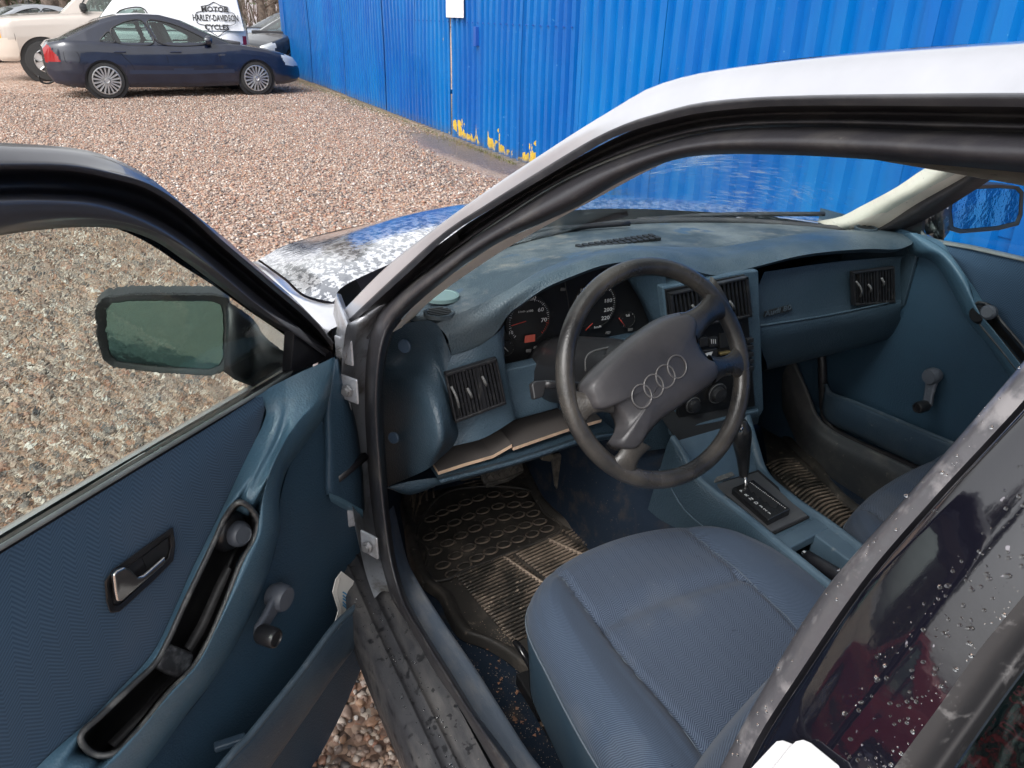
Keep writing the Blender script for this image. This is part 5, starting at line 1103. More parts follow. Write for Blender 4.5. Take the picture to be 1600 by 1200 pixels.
loft('stack_shelf', [YL([(1060,668),(1120,652),(1184,637)],1.225), YL([(1060,672),(1120,656),(1185,641)],1.205), YL([(1061,684),(1122,668),(1186,652)],1.21), YL([(1064,694),(1124,678),(1184,662)],1.235)], DBLU, CS, 16, 4)
# glovebox side
GB = empty('glovebox', parent=DASH)
g0 = [p+Vector((0,.035,-.016)) for p in cr(LL,60)[38:]]
def gy(P, y): return YL(P, y)
loft('glovebox_panel', [[Vector((.19,1.29,.915)),Vector((.42,1.29,.915)),Vector((.66,1.29,.905))], gy([(1184,455),(1290,432),(1407,410)],1.284), gy([(1186,506),(1290,490),(1388,470),(1408,466)],1.279), gy([(1187,512),(1290,496),(1388,476),(1408,472)],1.264), gy([(1189,543),(1290,520),(1386,503),(1406,493)],1.270), gy([(1191,580),(1290,556),(1385,530),(1406,520)],1.33), [Vector((.24,1.55,.62)),Vector((.45,1.55,.62)),Vector((.68,1.55,.62))]], DFACE, GB, 50, 4)
tube('ledge', gy([(1188,509),(1290,493),(1388,473)],1.263), .0022, DBLU, GB, n=20, seg=6)
slab('glovebox_side', [Vector((.668,1.27,.925)),Vector((.668,1.27,.78)),Vector((.668,1.33,.68)),Vector((.668,1.5,.66)),Vector((.668,1.5,.93))], (.012,0,0), DFACE, GB, .003)
bd = slab('badge_plate', gy([(1196,487),(1236,476),(1238,484),(1232,487),(1194,496)],1.276), (0,.003,0), VENTM, GB, .0006)
c = onY(1216,485.5,1.2715); text('badge_lettering', 'Audi 80', c, .0195, YL([(1236,480)],1.276)[0]-YL([(1196,491)],1.276)[0], ZU, M('badge_grey',(.07,.09,.11),.3), GB, .0006, 1.30, bold=.0002)
vent_ = None
# oval defroster vents and speaker disc on the left, grille in the middle, small vent on the right
GRL = M('grille_dark', (.008,.009,.01), .6)
def oval(px, py, rx, ry, z, nm, m, nrm=(0,0,1), slots=0):
    c = onZ(px,py,z+.006); e = onZ(px+rx,py,z)-c
    disc(nm, c, nrm, [(1*rx*.0013,-.004),(rx*.0013,.003),(rx*.00115,.004),(rx*.0011,.002),(.0001,.002)], m, DASH, 28, (1,.12,0))
    if slots:
        r = rx*.0011
        for i in range(slots):
            t = (i+.5)/slots*2-1; w_ = math.sqrt(max(0,1-t*t))*r*.92
            box('slot', c+Vector((0,t*r*.85,.003)), (w_*2,r*.17,.002), GRL, DASH)
oval(690,463,26,12,.940,'speaker_disc',M('speaker_green',(.13,.20,.20),.6))
oval(686,489,22,9,.932,'defroster_vent',DPAD,slots=5)
oval(1353,357,22,6,.951,'defroster_vent',DPAD,slots=4)
V = []; Fc = []
for r_ in range(2):
    for i in range(13):
        p = onZ(912,389,.972).lerp(onZ(1026,372,.972), i/12)+Vector((0,r_*.022,0)); k = len(V)
        V += [p+Vector((-.006,-.009,.003)),p+Vector((.006,-.009,.003)),p+Vector((.008,.009,.003)),p+Vector((-.004,.009,.003)),p+Vector((-.006,-.009,-.004)),p+Vector((.006,-.009,-.004)),p+Vector((.008,.009,-.004)),p+Vector((-.004,.009,-.004))]
        Fc += [(k,k+1,k+2,k+3),(k,k+4,k+5,k+1),(k+1,k+5,k+6,k+2),(k+2,k+6,k+7,k+3),(k+3,k+7,k+4,k)]
o = mesh('defroster_grille', V, Fc, GRL, DASH); tag(o, kind='stuff')
# parcel shelf under the cluster
sh_t = [(683,746),(740,732),(800,716),(860,697),(905,682),(960,672)]; sh_b = mv(sh_t,-3,13)
loft('parcel_shelf', [YL(sh_b,1.24), YL(sh_b,1.205), YL(mv(sh_t,0,1),1.20), YL(sh_t,1.212), [p+Vector((0,.34,.0)) for p in YL(sh_t,1.212)]], DFACE, DASH, 30, 2)
loft('shelf_support', [YL([(607,760),(640,752),(683,746)],1.24), YL([(604,762),(640,772),(680,760)],1.245), YL([(604,762),(640,772),(680,760)],1.4)], DFACE, DASH, 20, 2)
cb = empty('cardboard_sheet', tuple(onY(780,700,1.3))); tag(cb, 'split tan cardboard sheet lying on the shelf under the instruments', 'cardboard'); cl = Vector(cb.location)
TAN = M('cardboard', (.60,.42,.29), .85, var=[((.30,.21,.15), 12, .45, .7)]); TAND = M('cardboard_top', (.060,.052,.048), .85)
for fr1, m_ in (([(685,737),(725,724),(770,711),(800,694)], 0),([(802,699),(845,684),(892,668),(940,655)], 1)):
    f_ = YL(fr1,1.218); V = [p-cl for p in f_]+[p+Vector((0,.0,-.0075))-cl for p in f_]+[p+Vector((0,.24,.02))-cl for p in f_]+[p+Vector((0,.24,.009))-cl for p in f_]; n = len(f_)
    Fc = []
    for i in range(n-1): Fc += [(i,i+1,n+i+1,n+i),(2*n+i,2*n+i+1,i+1,i),(n+i,n+i+1,3*n+i+1,3*n+i)]
    o = mesh('sheet', V, Fc, TAN, cb); o.data.materials.append(TAND)
    for k, pl in enumerate(o.data.polygons): pl.material_index = 1 if k % 3 == 1 else 0
# ------------------------------------------------------------------ steering wheel
WC = Vector((-.3411,.9467,.8991)); ti, yw = .4533, .0359
WN = Vector((math.sin(yw)*math.cos(ti), -math.cos(yw)*math.cos(ti), math.sin(ti)))
WU = Vector((0,0,1)).cross(WN).normalized(); WV = WN.cross(WU)
SW = empty('steering_wheel', parent=CAR); SW['label'] = 'worn black four-spoke steering wheel turned to the left'
WRIM = M('wheel_leather', (.017,.017,.018), .34, 0, .55, var=[((.060,.054,.048), 9, .42, .66), ((.13,.115,.10), 60, .66, .80)], bump=[('v',360,.3,.0008),('n',60,.15,.002)], rvar=(12,.26,.42))
WPAD = M('wheel_pad', (.038,.037,.041), .46, 0, .5, var=[((.070,.066,.068), 8, .4, .7), ((.03,.03,.032),20,.6,.8)], bump=[('v',520,.22,.0006)])
def WPt(px, py, off=0): return hit(px, py, np.array(WC)+np.array(WN)*off, WN)
Rm = .1785
tube('rim', [WC+WU*Rm*math.cos(a)+WV*Rm*math.sin(a) for a in np.linspace(0,2*math.pi,41)[:-1]], .0150, WRIM, SW, closed=True, n=120, seg=18, up=WN)
padp = [(1073,489),(1084,491),(1092,500),(1090,522),(1097,545),(1110,560),(1123,566),(1126,580),(1122,592),(1105,606),(1067,633),(1035,655),(1012,680),(998,701),(985,703),(968,693),(976,680),(981,664),(973,645),(960,634),(944,640),(934,638),(926,618),(921,606),(928,593),(967,553),(1013,517),(1045,497)]
def puff(name, pts, o1, o2, m, bulge=.0, parent=SW, bev=.006):
    c3 = [WPt(*p, o2) for p in pts]; cen = sum(c3, Vector())/len(c3); V = []; Fc = []; n = len(pts); R_ = [(1.0,o1-o2),(1.0,-.35*(o2-o1)),(.97,-.002),(.93,.001),(.80,bulge*.5),(.55,bulge*.85),(.28,bulge),(.0,bulge)]
    P = cr(c3, 72, True)
    for s, h in R_:
        for p in P: V.append(cen+(p-cen)*max(s,.001)+WN*h)
    k = len(P)
    for i in range(len(R_)-1):
        for j in range(k): Fc.append((i*k+j,i*k+(j+1)%k,(i+1)*k+(j+1)%k,(i+1)*k+j))
    return mesh(name, V, Fc, m, parent, True)
puff('hub_pad', padp, .0, .034, WPAD, .010)
puff('hub_back', [(mixp(p,(1020,595),-.03)) for p in padp], -.03, .006, WRIM, .0)
def spoke(a, b, w0, w1):
    A = WPt(*a,.012); B_ = WPt(*b,.0); ax = (B_-A).normalized(); sd = WN.cross(ax)
    rows = []
    for t in np.linspace(0,1,9):
        c = A.lerp(B_,t)+WN*(.010*(1-t)); wd = w0+(w1-w0)*abs(2*t-.9)**2.2*1.0 if t > .45 else w0+(w1*.25)*(1-t/.45)**2
        th = .012
        rows.append([c+sd*wd*math.cos(q)+WN*th*math.sin(q)*(1 if math.sin(q)>0 else .7) for q in np.linspace(0,2*math.pi,17)[:-1]])
    V, Fc = grid(rows, True); mesh('spoke', V, Fc, WRIM, SW, True)
spoke((1070,515),(1128,466),.021,.040); spoke((1105,578),(1158,566),.017,.036); spoke((945,622),(897,638),.018,.036); spoke((990,690),(967,738),.020,.036)
RG = M('emblem_line', (.11,.105,.105), .3, 0, .6)
e0, e1 = WPt(1003,619,.0445), WPt(1058,573,.0445); ed = (e1-e0).normalized()
for i in range(4):
    c = e0.lerp(e1, i/3); r = .0186
    tube('emblem_ring', [c+ed*r*math.cos(a)+WN.cross(ed)*r*math.sin(a) for a in np.linspace(0,2*math.pi,25)[:-1]], .0015, RG, SW, closed=True, n=60, seg=6, up=WN)
# column and stalks
cb0 = WC-WN*.02; cb1 = Vector((-.345,1.29,.76))
tube('column_shroud', [cb0, cb0.lerp(cb1,.3), cb0.lerp(cb1,.7), cb1], [.045,.062,.068,.07], BTN, CAR, n=20, seg=20, flat=1.0)
tube('shroud_trim', [WPt(915,580,-.10),WPt(916,558,-.10),WPt(925,550,-.10),WPt(960,541,-.10)], .002, DUSTY, CAR, n=16, seg=5)
st0, st1 = WPt(935,606,-.06), WPt(850,601,-.06)
tube('indicator_stalk', [st0, st0.lerp(st1,.5)+Vector((0,0,.002)), st1], [.008,.009,.010], BTN, CAR, n=10, seg=10, flat=.7)
slab('stalk_end', [WPt(*p,-.055) for p in [(831,600),(838,595),(856,594),(850,620),(835,625)]], -WN*.014, BTN, CAR, .003)
st0, st1 = WPt(1060,590,-.07), WPt(1150,575,-.075)
tube('wiper_stalk', [st0, st0.lerp(st1,.5), st1], [.007,.007,.009], BTN, CAR, n=10, seg=10, flat=.7)
# ------------------------------------------------------------------ pedals
PN = Vector((0,-.80,.60)); pc = onY(785,735,1.56)
PP = lambda x, y, o=0: hit(x, y, np.array(pc)+np.array(PN)*o, PN)
PEDM = M('pedal_rubber', (.06,.054,.048), .55, var=[((.20,.17,.14), 30, .45, .7)])
BP = empty('brake_pedal', parent=CAR)
slab('pad', [PP(*p) for p in [(749,733),(815,717),(819,738),(795,752),(762,762),(755,752)]], -PN*.014, PEDM, BP, .003)
for i in range(7):
    tube('tread', [PP(752+i*9,735-i*2,.002), PP(764+i*9,752-i*3,.002)], .0016, PEDM, BP, seg=4)
    tube('tread', [PP(762+i*9,732-i*2,.002), PP(753+i*9,749-i*2.5,.002)], .0016, PEDM, BP, seg=4)
tube('tread', [PP(758,756,.002),PP(790,748,.002),PP(817,737,.002)], .003, PEDM, BP, n=8, seg=6)
tube('pedal_arm', [PP(790,735,-.012), Vector((PP(790,735).x,1.66,.50)), Vector((PP(790,735).x,1.66,.64))], .009, BLK, BP, n=10, seg=6)
slab('accelerator_pedal', [onY(x,y,1.50) for x, y in [(862,714),(914,707),(923,745),(922,783),(906,795),(884,790),(868,762)]], (0,.012,.004), PEDM, CAR, .004)
for x, y in ((905,728),(902,763)): disc('pedal_clip', onY(x,y,1.493), (0,-1,.2), [(.006,0),(.006,.004),(.003,.005),(.001,.003)], DUSTY, CAR, 10)
box('pedal_bracket', onY(853,712,1.47), (.03,.02,.022), M('rusty_clip',(.10,.085,.065),.7), CAR, .003, Matrix.Rotation(.4,3,'Y'))
# ------------------------------------------------------------------ centre console
CO = empty('centre_console', parent=CAR)
CBLU = M('console_blue', (.048,.082,.115), .4, 0, .5, var=[((.08,.125,.165), 6, .4, .7), ((.20,.22,.22), 40, .64, .78)], bump=[('v',420,.25,.0008)])
lr = [onX(1048,684,-.11),onX(1062,704,-.108),onX(1087,745,-.102)]+[onZ(x,y,.53) for x,y in [(1150,796),(1207,843)]]+[Vector((-.082,.70,.53)),Vector((-.082,.35,.53))]
rrr = [onX(1172,650,.125),onX(1187,702,.122),onX(1197,733,.118)]+[onZ(x,y,.53) for x,y in [(1240,775),(1294,812)]]+[Vector((.066,.70,.53)),Vector((.066,.35,.53))]
inw = lambda P, dx, dz: [p+Vector((dx,0,dz)) for p in P]
low1 = [Vector((-.135,p.y,min(p.z,.53)*.5+.17)) for p in lr]; low2 = [Vector((-.19,p.y,.215)) for p in lr]
loft('console_side', [low2, [p+Vector((-.028,0,-.12)) for p in lr], [p+Vector((-.008,0,-.02)) for p in lr], lr], DFACE, CO, 50, 4)
tube('console_seam', [p+Vector((-.022,-.001,-.075)) for p in lr], .0016, DBLU, CO, n=40, seg=5)
loft('console_side', [[Vector((.17,p.y,.215)) for p in rrr], [p+Vector((.02,0,-.12)) for p in rrr], [p+Vector((.006,0,-.02)) for p in rrr], rrr], DFACE, CO, 50, 4)
loft('console_rail', [inw(lr,-.003,-.006), inw(lr,.0,.003), inw(lr,.010,.004), inw(lr,.016,-.004), inw(lr,.018,-.012)], CBLU, CO, 60, 3)
loft('console_rail', [inw(rrr,.003,-.006), inw(rrr,.0,.003), inw(rrr,-.010,.004), inw(rrr,-.016,-.004), inw(rrr,-.018,-.012)], CBLU, CO, 60, 3)
li, ri = inw(lr,.018,-.012)[:6], inw(rrr,-.018,-.012)[:6]
loft('console_top', [li[:5], ri[:5]], CBLU, CO, 30, 3)
loft('stack_back', [[lr[0]+Vector((.018,0,-.012)), lr[0]+Vector((.018,.10,.03))],[rrr[0]+Vector((-.018,0,-.012)), rrr[0]+Vector((-.018,.10,.03))]], DARK, CO, 6, 2)
PL = M('shift_plate', (.050,.052,.058), .45, var=[((.075,.077,.08),14,.4,.7)])
def zz(P, z): return [onZ(x,y,z) for x, y in P]
slab('shift_plate', zz([(1117,757),(1184,737),(1262,805),(1206,830)],.527), (0,0,-.008), PL, CO, .0015)
slab('plate_groove', zz([(1112,758),(1185,734),(1268,806),(1206,835)],.5235), (0,0,-.004), DARK, CO)
slab('shift_gate', zz([(1144,762),(1177,749),(1235,795),(1201,812)],.542), (0,0,-.016), M('gate_black',(.012,.012,.013),.25,0,.6), CO, .002)
for P in ([(1167,756),(1176,753),(1183,762),(1186,761),(1192,769),(1196,768),(1203,777),(1206,776),(1216,788),(1212,795),(1203,791),(1198,784),(1194,785),(1188,777),(1184,778),(1178,769),(1174,770)],): mesh('gate_slot', zz(P,.5425), [tuple(range(len(P)))], DARK, CO, recalc=False)
sx_ = onZ(1211,805,.5426)-onZ(1150,765,.5426)
for s_, t in (('P',.06),('R',.22),('N',.36),('D',.52),('3',.66),('2',.78),('1',.90)):
    c = onZ(1152,766,.5432).lerp(onZ(1204,807,.5432), t)+Vector((.006,0,0)); text('gear_letter', s_, c, .0115, XU, Vector((0,1,0)), WTX, CO, .0002)
for t in np.linspace(.05,.95,22):
    c = onZ(1172,751,.5432).lerp(onZ(1232,795,.5432), t)
    box('print_mark', c+Vector((-.004,0,0)), (.0016,.0030*random.uniform(.5,1),.0003), WTX, CO)
slab('start_label', zz([(1112,748),(1143,737),(1148,742),(1116,754)],.530), (0,0,-.002), M('dusty_label',(.10,.10,.095),.5,var=[((.3,.29,.27),90,.5,.7)]), CO)
lv0 = onZ(1166,760,.543); lv1 = Vector((lv0.x+.0,lv0.y+.02,.575)); 
tube('gear_lever_rod', [lv0, lv0.lerp(onY(1163,740,lv0.y+.02),1.0)], .004, CHR, CO, seg=8)
yk = lv0.y+.03
gk = [onY(1162,744,lv0.y+.02), onY(1162,738,lv0.y+.021), onY(1161,715,yk), onY(1159,692,yk+.002), onY(1159,676,yk+.004), onY(1160,664,yk+.004), onY(1161,657,yk+.004)]
tube('gear_lever', gk, [.009,.012,.0145,.0175,.0205,.020,.008], M('lever_leather',(.011,.011,.012),.28,0,.6,var=[((.05,.048,.045),30,.55,.75)],bump=[('v',300,.4,.001)]), CO, n=24, seg=16)
disc('lever_button', onY(1155,670,yk-.015), (-.5,-.8,.3), [(.007,0),(.007,.004),(.004,.006),(.001,.006)], CHR, CO, 14)
# handbrake well
WB = [(-.063,.862,.50),(-.063,.36,.50)]
slab('well_bridge', [Vector((-.082,.875,.527)),Vector((.066,.90,.527)),Vector((.066,.862,.527)),Vector((-.082,.838,.527))], (0,0,-.02), CBLU, CO, .003)
slab('console_flank', [Vector((.012,.861,.526)),Vector((.066,.861,.526)),Vector((.066,.35,.526)),Vector((.012,.35,.526))], (0,0,-.06), CBLU, CO, .004)
slab('well_floor', [Vector((-.08,.85,.455)),Vector((.02,.87,.455)),Vector((.02,.35,.455)),Vector((-.08,.35,.455))], (0,0,-.01), M('dirty_boot',(.16,.15,.13),.8,var=[((.07,.07,.07),14,.4,.6)]), CO)
slab('well_side', [Vector((-.066,.84,.525)),Vector((-.066,.84,.45)),Vector((-.066,.35,.45)),Vector((-.066,.35,.525))], (-.012,0,0), DFACE, CO)
h0, h1 = onX(1261,869,-.035), Vector((-.03,.42,.545))
tube('handbrake_lever', [h0, h0.lerp(h1,.3)+Vector((0,0,.004)), h1], [.012,.0155,.017], MATB, CO, n=16, seg=12)
disc('release_button', h0, (h0-h1), [(.009,0),(.009,.008),(.006,.011),(.001,.011)], CHR, CO, 14)
tube('brake_boot', [h0+Vector((0,.005,-.02)), h0+Vector((.0,.02,-.035)), Vector((h0.x,.85,.455))], [.014,.022,.03], M('boot_dust',(.20,.185,.16),.85,var=[((.08,.08,.08),20,.4,.6)]), CO, n=8, seg=10)
# ------------------------------------------------------------------ passenger door, seen from inside
PD = empty('passenger_door', parent=CAR); PD['label'] = 'closed passenger door with grey window crank'
X2 = lambda P, X: [onX(x, y, X) for x, y in P]
pts_ridge_out = [(1412,366),(1430,392),(1462,402),(1493,447),(1517,495),(1546,530),(1585,586),(1640,660),(1720,770)]
ridge_top = [(1421,364),(1446,384),(1474,400),(1504,441),(1528,487),(1556,520),(1598,573),(1655,645),(1735,750)]
ridge_in = [(1432,364),(1462,380),(1484,397),(1513,439),(1523,478),(1537,505),(1572,555),(1600,590),(1670,680)]
fab_edge = [(1443,366),(1471,378),(1480,390),(1486,404),(1512,443),(1540,478),(1568,512),(1601,552),(1670,640)]
o1 = [onX(x,y,.672) for x,y in mv(pts_ridge_out,-6,5)]
o2 = [onX(x,y,.645) for x,y in pts_ridge_out]; o3 = [onX(x,y,.632) for x,y in ridge_top]; o4 = [onX(x,y,.645) for x,y in ridge_in]; o5 = [onX(x,y,.665) for x,y in fab_edge]
loft('armrest_moulding', [o1,o2,o3,o4], BLUV, PD, 80, 5)
TRX = [[onX(x,y,.640) for x,y in [(1521,476),(1537,505),(1572,553),(1605,597),(1680,700)]], [onX(x,y,.675) for x,y in [(1524,482),(1545,510),(1580,552),(1612,592),(1690,695)]], [onX(x,y,.675) for x,y in [(1536,478),(1560,508),(1592,546),(1622,582),(1700,680)]], [onX(x,y,.660) for x,y in [(1538,473),(1563,502),(1598,543),(1630,580),(1710,678)]]]
loft('door_tray', TRX, TRAYM, PD, 40, 3)
loft('armrest_upper', [[onX(x,y,.642) for x,y in [(1432,365),(1462,381),(1484,398),(1513,440),(1524,477)]], [onX(x,y,.664) for x,y in [(1444,367),(1474,380),(1490,404),(1520,446),(1537,472)]]], BLUV, PD, 30, 2)
tube('tray_rim', [onX(x,y,.640) for x,y in [(1700,680),(1598,541),(1563,500),(1546,478),(1530,472),(1520,478),(1526,498),(1572,556),(1700,725)]], .003, bpy.data.materials['tray_rim'], PD, n=60, seg=6)
kc = onX(1538,490,.66); disc('adjuster_base', kc, (-1,0,.1), [(.026,0),(.024,.02),(.018,.028),(.001,.028)], BLKP, PD, 24); disc('mirror_adjuster', onX(1545,488,.625), (-1,-.2,.2), [(.016,-.01),(.017,.006),(.012,.012),(.001,.012)], GRYP, PD, 24)
loft('cloth_insert', [[onX(x,y,.668) for x,y in [(1471,378),(1530,392),(1600,405),(1700,428),(1800,450)]], [onX(x,y,.660) for x,y in [(1484,396),(1535,425),(1610,460),(1710,520),(1810,560)]], [onX(x,y,.667) for x,y in [(1487,406),(1540,478),(1601,552),(1680,650),(1760,750)]]], DCLOTH, PD, 40, 6)
loft('belt_strip', [X2([(1440,360),(1451,369),(1525,384),(1600,401),(1720,428)],.682), X2([(1440,364),(1451,374),(1525,390),(1600,407),(1720,434)],.662)], GREYS, PD, 20, 2, thick=.003)
loft('lower_panel', [[Vector((.684,1.62,.955)),Vector((.684,1.2,.955)),Vector((.684,.8,.90)),Vector((.684,.3,.90))], [Vector((.678,1.60,.75)),Vector((.678,1.2,.75)),Vector((.678,.8,.75)),Vector((.678,.3,.75))], [Vector((.69,1.60,.55)),Vector((.69,1.2,.55)),Vector((.69,.8,.55)),Vector((.69,.3,.55))], [Vector((.70,1.60,.30)),Vector((.70,1.2,.30)),Vector((.70,.8,.30)),Vector((.70,.3,.30))]], BLUD, PD, 20, 6)
pr = [(1290,600),(1296,613),(1330,627),(1390,652),(1450,677),(1500,698),(1580,733),(1700,790)]; pb = [(1286,640),(1293,655),(1330,673),(1380,697),(1421,717),(1480,745),(1560,785),(1680,850)]
loft('map_pocket', [X2(pr,.640), X2([mixp(a,b,.5) for a,b in zip(pr,pb)],.634), X2(pb,.648), [p+Vector((.04,0,-.01)) for p in X2(pb,.648)]], POCM, PD, 50, 4, thick=.005)
tube('pocket_rim', X2(pr,.640), .006, bpy.data.materials['pocket_rim'], PD, n=50, seg=8)
crank(PD, lambda x,y,o: onX(x,y,.675-o), (-1,0,0), (1455,588), (1446,634), .03, .021, .015)
loft('window', [[Vector((.70,1.42,.90)),Vector((.71,1.0,.92)),Vector((.71,.3,.93))],[Vector((.65,1.05,1.13)),Vector((.65,.8,1.14)),Vector((.65,.3,1.15))],[Vector((.59,.72,1.345)),Vector((.59,.5,1.35)),Vector((.59,.3,1.35))]], PASG, PD, 20, 5)
slab('mirror_sail', [onX(1378,385,.69),onX(1392,352,.69),onX(1470,312,.69),onX(1443,333,.69),onX(1440,362,.69),onX(1452,380,.69)], (.01,0,0), MATB, PD)
# right wing mirror
WMR = empty('wing_mirror', parent=PD)
mcR = onX(1540,325,.86); nR = Vector((-.20,-.98,.03)).normalized(); MR = lambda x, y, o=0: hit(x, y, np.array(mcR)+np.array(nR)*o, nR)
mo_ = [(1482,300),(1492,291),(1560,288),(1592,291),(1600,300),(1598,336),(1592,352),(1560,360),(1500,365),(1484,360),(1480,330)]; mi_ = [(1490,304),(1497,297),(1560,294),(1586,296),(1593,303),(1591,334),(1586,346),(1558,353),(1503,358),(1490,354),(1487,330)]
slab('mirror_housing', [MR(*p,0) for p in mo_], -nR*.06, MATB, WMR, .008)
bevel(ring('mirror_bezel', mo_, mi_, MR, .006, .002, .012, BLKP, WMR), .002)
slab('mirror_glass', [MR(*p,.004) for p in mi_], -nR*.002, M('mirror_silver_wet', (.62,.72,.75), .04, 1, bump=[('n',50,.05,.003)]), WMR)
ARMM = M('wet_mirror_arm', (.02,.02,.022), .3, 0, .6, coat=.8, var=[((.5,.52,.54),60,.58,.66)], bump=[('n',60,.5,.01)])
loft('mirror_arm', [[MR(1484,296),onX(1465,318,.78),onX(1446,338,.72)], [MR(1482,330,.02),onX(1462,345,.77),onX(1443,352,.72)], [MR(1484,362),onX(1466,372,.78),onX(1447,366,.72)]], ARMM, WMR, 14, 4, thick=.03)
# ------------------------------------------------------------------ inner sill and side trim on the passenger side
SG = M('scuffed_sill', (.060,.064,.070), .5, var=[((.13,.125,.12), 9, .45, .72), ((.16,.15,.13),60,.62,.72)], bump=[('v',420,.3,.001)])
st = [(1240,560),(1262,610),(1278,650),(1300,672),(1360,702),(1421,730),(1500,770),(1620,835)]; sb = [(1222,590),(1244,640),(1258,668),(1288,694),(1330,718),(1378,742),(1450,782),(1560,845)]
loft('inner_sill', [X2(st,.665), X2(st,.640), X2(mv(st,-8,8),.630), X2(sb,.625), [p+Vector((.03,0,-.12)) for p in X2(sb,.625)]], SG, CAR, 60, 4)
tube('weather_seal', X2([(1276,520),(1284,560),(1286,620),(1291,655),(1307,675),(1360,702),(1421,728),(1500,768),(1600,822)],.662), .012, RUB, CAR, n=60, seg=10)
loft('kick_panel', [[Vector((.70,1.46,.90)),Vector((.70,1.46,.55)),Vector((.69,1.46,.22))],[Vector((.66,1.60,.90)),Vector((.66,1.60,.55)),Vector((.66,1.60,.22))],[Vector((.66,1.85,.90)),Vector((.66,1.85,.55)),Vector((.66,1.85,.22))]], BLUD, CAR, 12, 3)
loft('kick_panel', [[Vector((-.70,1.40,.88)),Vector((-.70,1.40,.55)),Vector((-.69,1.44,.22))],[Vector((-.68,1.60,.90)),Vector((-.68,1.60,.55)),Vector((-.67,1.60,.22))],[Vector((-.68,1.85,.90)),Vector((-.68,1.85,.55)),Vector((-.67,1.85,.22))]], BLUD, CAR, 12, 3)
loft('tunnel', [[(-.20,.4,.212),(-.20,1.2,.212),(-.21,1.5,.22),(-.22,1.75,.33)],[(-.15,.4,.36),(-.16,1.2,.42),(-.17,1.5,.50),(-.17,1.8,.56)],[(0,.4,.40),(0,1.2,.46),(0,1.5,.55),(0,1.8,.60)],[(.15,.4,.36),(.16,1.2,.42),(.17,1.5,.50),(.17,1.8,.56)],[(.18,.4,.212),(.18,1.2,.212),(.19,1.5,.22),(.20,1.75,.33)]], CARPET, CAR, 24, 5)
# ------------------------------------------------------------------ rubber mats
MATM = M('mat_rubber', (.036,.033,.030), .5, 0, .5, var=[((.12,.10,.082), 9, .50, .74, 8), ((.26,.215,.175), 42, .62, .76, 6)], bump=[('n',160,.3,.002)], rvar=(10,.35,.7))
MATR = M('mat_rubber_dusty', (.04,.035,.03), .6, 0, .4, var=[((.26,.20,.155), 10, .42, .66, 8), ((.42,.33,.26), 70, .60, .72, 6)], bump=[('n',200,.3,.002)])
mat = empty('rubber_mat', (-.40,1.40,.212)); tag(mat, 'dirty black rubber mat with oval studs in the driver footwell', 'floor mat'); ml = Vector(mat.location)
def FZ(P, z, l): return [onZ(x,y,z)-l for x, y in P]
out_l = [(700,724),(655,745),(632,775),(637,825),(645,873),(665,910),(692,931),(706,962),(726,990),(762,1004),(797,1024),(840,1060)]
out_r = [(815,715),(829,735),(842,773),(866,802),(905,826),(945,846),(990,868),(1030,890),(1060,910),(1090,940),(1110,970),(1120,1010)]
mrows = []
loft('mat_base', [FZ(out_l,.222,ml), FZ(out_r,.222,ml)], MATM, mat, 60, 12)
for o_, sg in ((out_l,1),(out_r,-1)):
    P = FZ(o_,.226,ml); loft('mat_edge', [[p+Vector((-.010*sg,0,-.012)) for p in P], [p+Vector((-.004*sg,0,.010)) for p in P], [p+Vector((.008*sg,0,.012)) for p in P], [p+Vector((.022*sg,0,.002)) for p in P]], MATM, mat, 70, 4)
P = FZ([(662,912),(668,860),(652,838),(656,818),(672,790),(700,768),(760,760),(832,768),(850,800),(878,822),(873,832),(800,862),(722,893),(700,905),(682,908)],.229,ml)
tube('mat_ridge', P, .0038, MATM, mat, closed=True, n=110, seg=8)
rows_ = [[(228,550),(300,508),(370,477),(453,440),(540,412),(638,388),(733,386),(826,387)],[(218,667),(296,617),(378,573),(472,533),(567,495),(668,465),(770,455),(860,455)],[(248,763),(336,707),(422,658),(515,612),(610,570),(710,538),(800,523),(898,513)],[(302,853),(385,790),(472,737),(563,689),(656,648),(750,614),(845,590),(940,568)],[(368,910),(445,860),(528,805),(617,760),(705,718),(798,682),(893,648),(988,614)]]
ring0 = None
for r_ in rows_:
    for (x, y) in r_:
        c = onZ(620+x/4.21, 680+y/4.21, .2275)-ml
        if ring0 is None:
            ring0 = tube('stud_ring', [(.0185*math.cos(a),.0125*math.sin(a),0) for a in np.linspace(0,2*math.pi,17)[:-1]], .0026, MATR, mat, closed=True, n=28, seg=6); q = ring0
        else: q = copy(ring0, mat)
        q.location = c; q.rotation_euler = (0,0,math.radians(8+random.uniform(-6,6)))
A0, A1 = onZ(713,902,.2275)-ml, onZ(882,828,.2275)-ml; Bx, By = onZ(800,1003,.2275)-ml, onZ(1010,905,.2275)-ml
nr_ = 24
for i in range(nr_):
    t = i/(nr_-1); a = A0.lerp(Bx,t); b_ = A1.lerp(By,t); b_ = b_+(b_-a)*(.18 if i else .0)
    w3 = (b_-a)
    for u0, u1 in ((0,.40),(.43,.80),(.83,1.0)):
        tube('mat_rib', [a+w3*u0, a+w3*(u0+u1)/2, a+w3*u1], .0032, MATR, mat, seg=6)
for u in (.415,.815): tube('dirt_line', [(A0.lerp(A1,u))+Vector((0,0,-.001)), (Bx.lerp(By+(By-Bx)*.18,u))], .0045, M('dry_dirt',(.40,.31,.24),.95,bump=[('n',300,.8,.003)]) if 'dry_dirt' not in bpy.data.materials else bpy.data.materials['dry_dirt'], mat, n=16, seg=6)
for i in range(4): tube('mat_rib', FZ([(645+i*11,792-i*5),(648+i*10,768-i*4),(664+i*12,742-i*3)],.228,ml), .003, MATR, mat, n=8, seg=6)
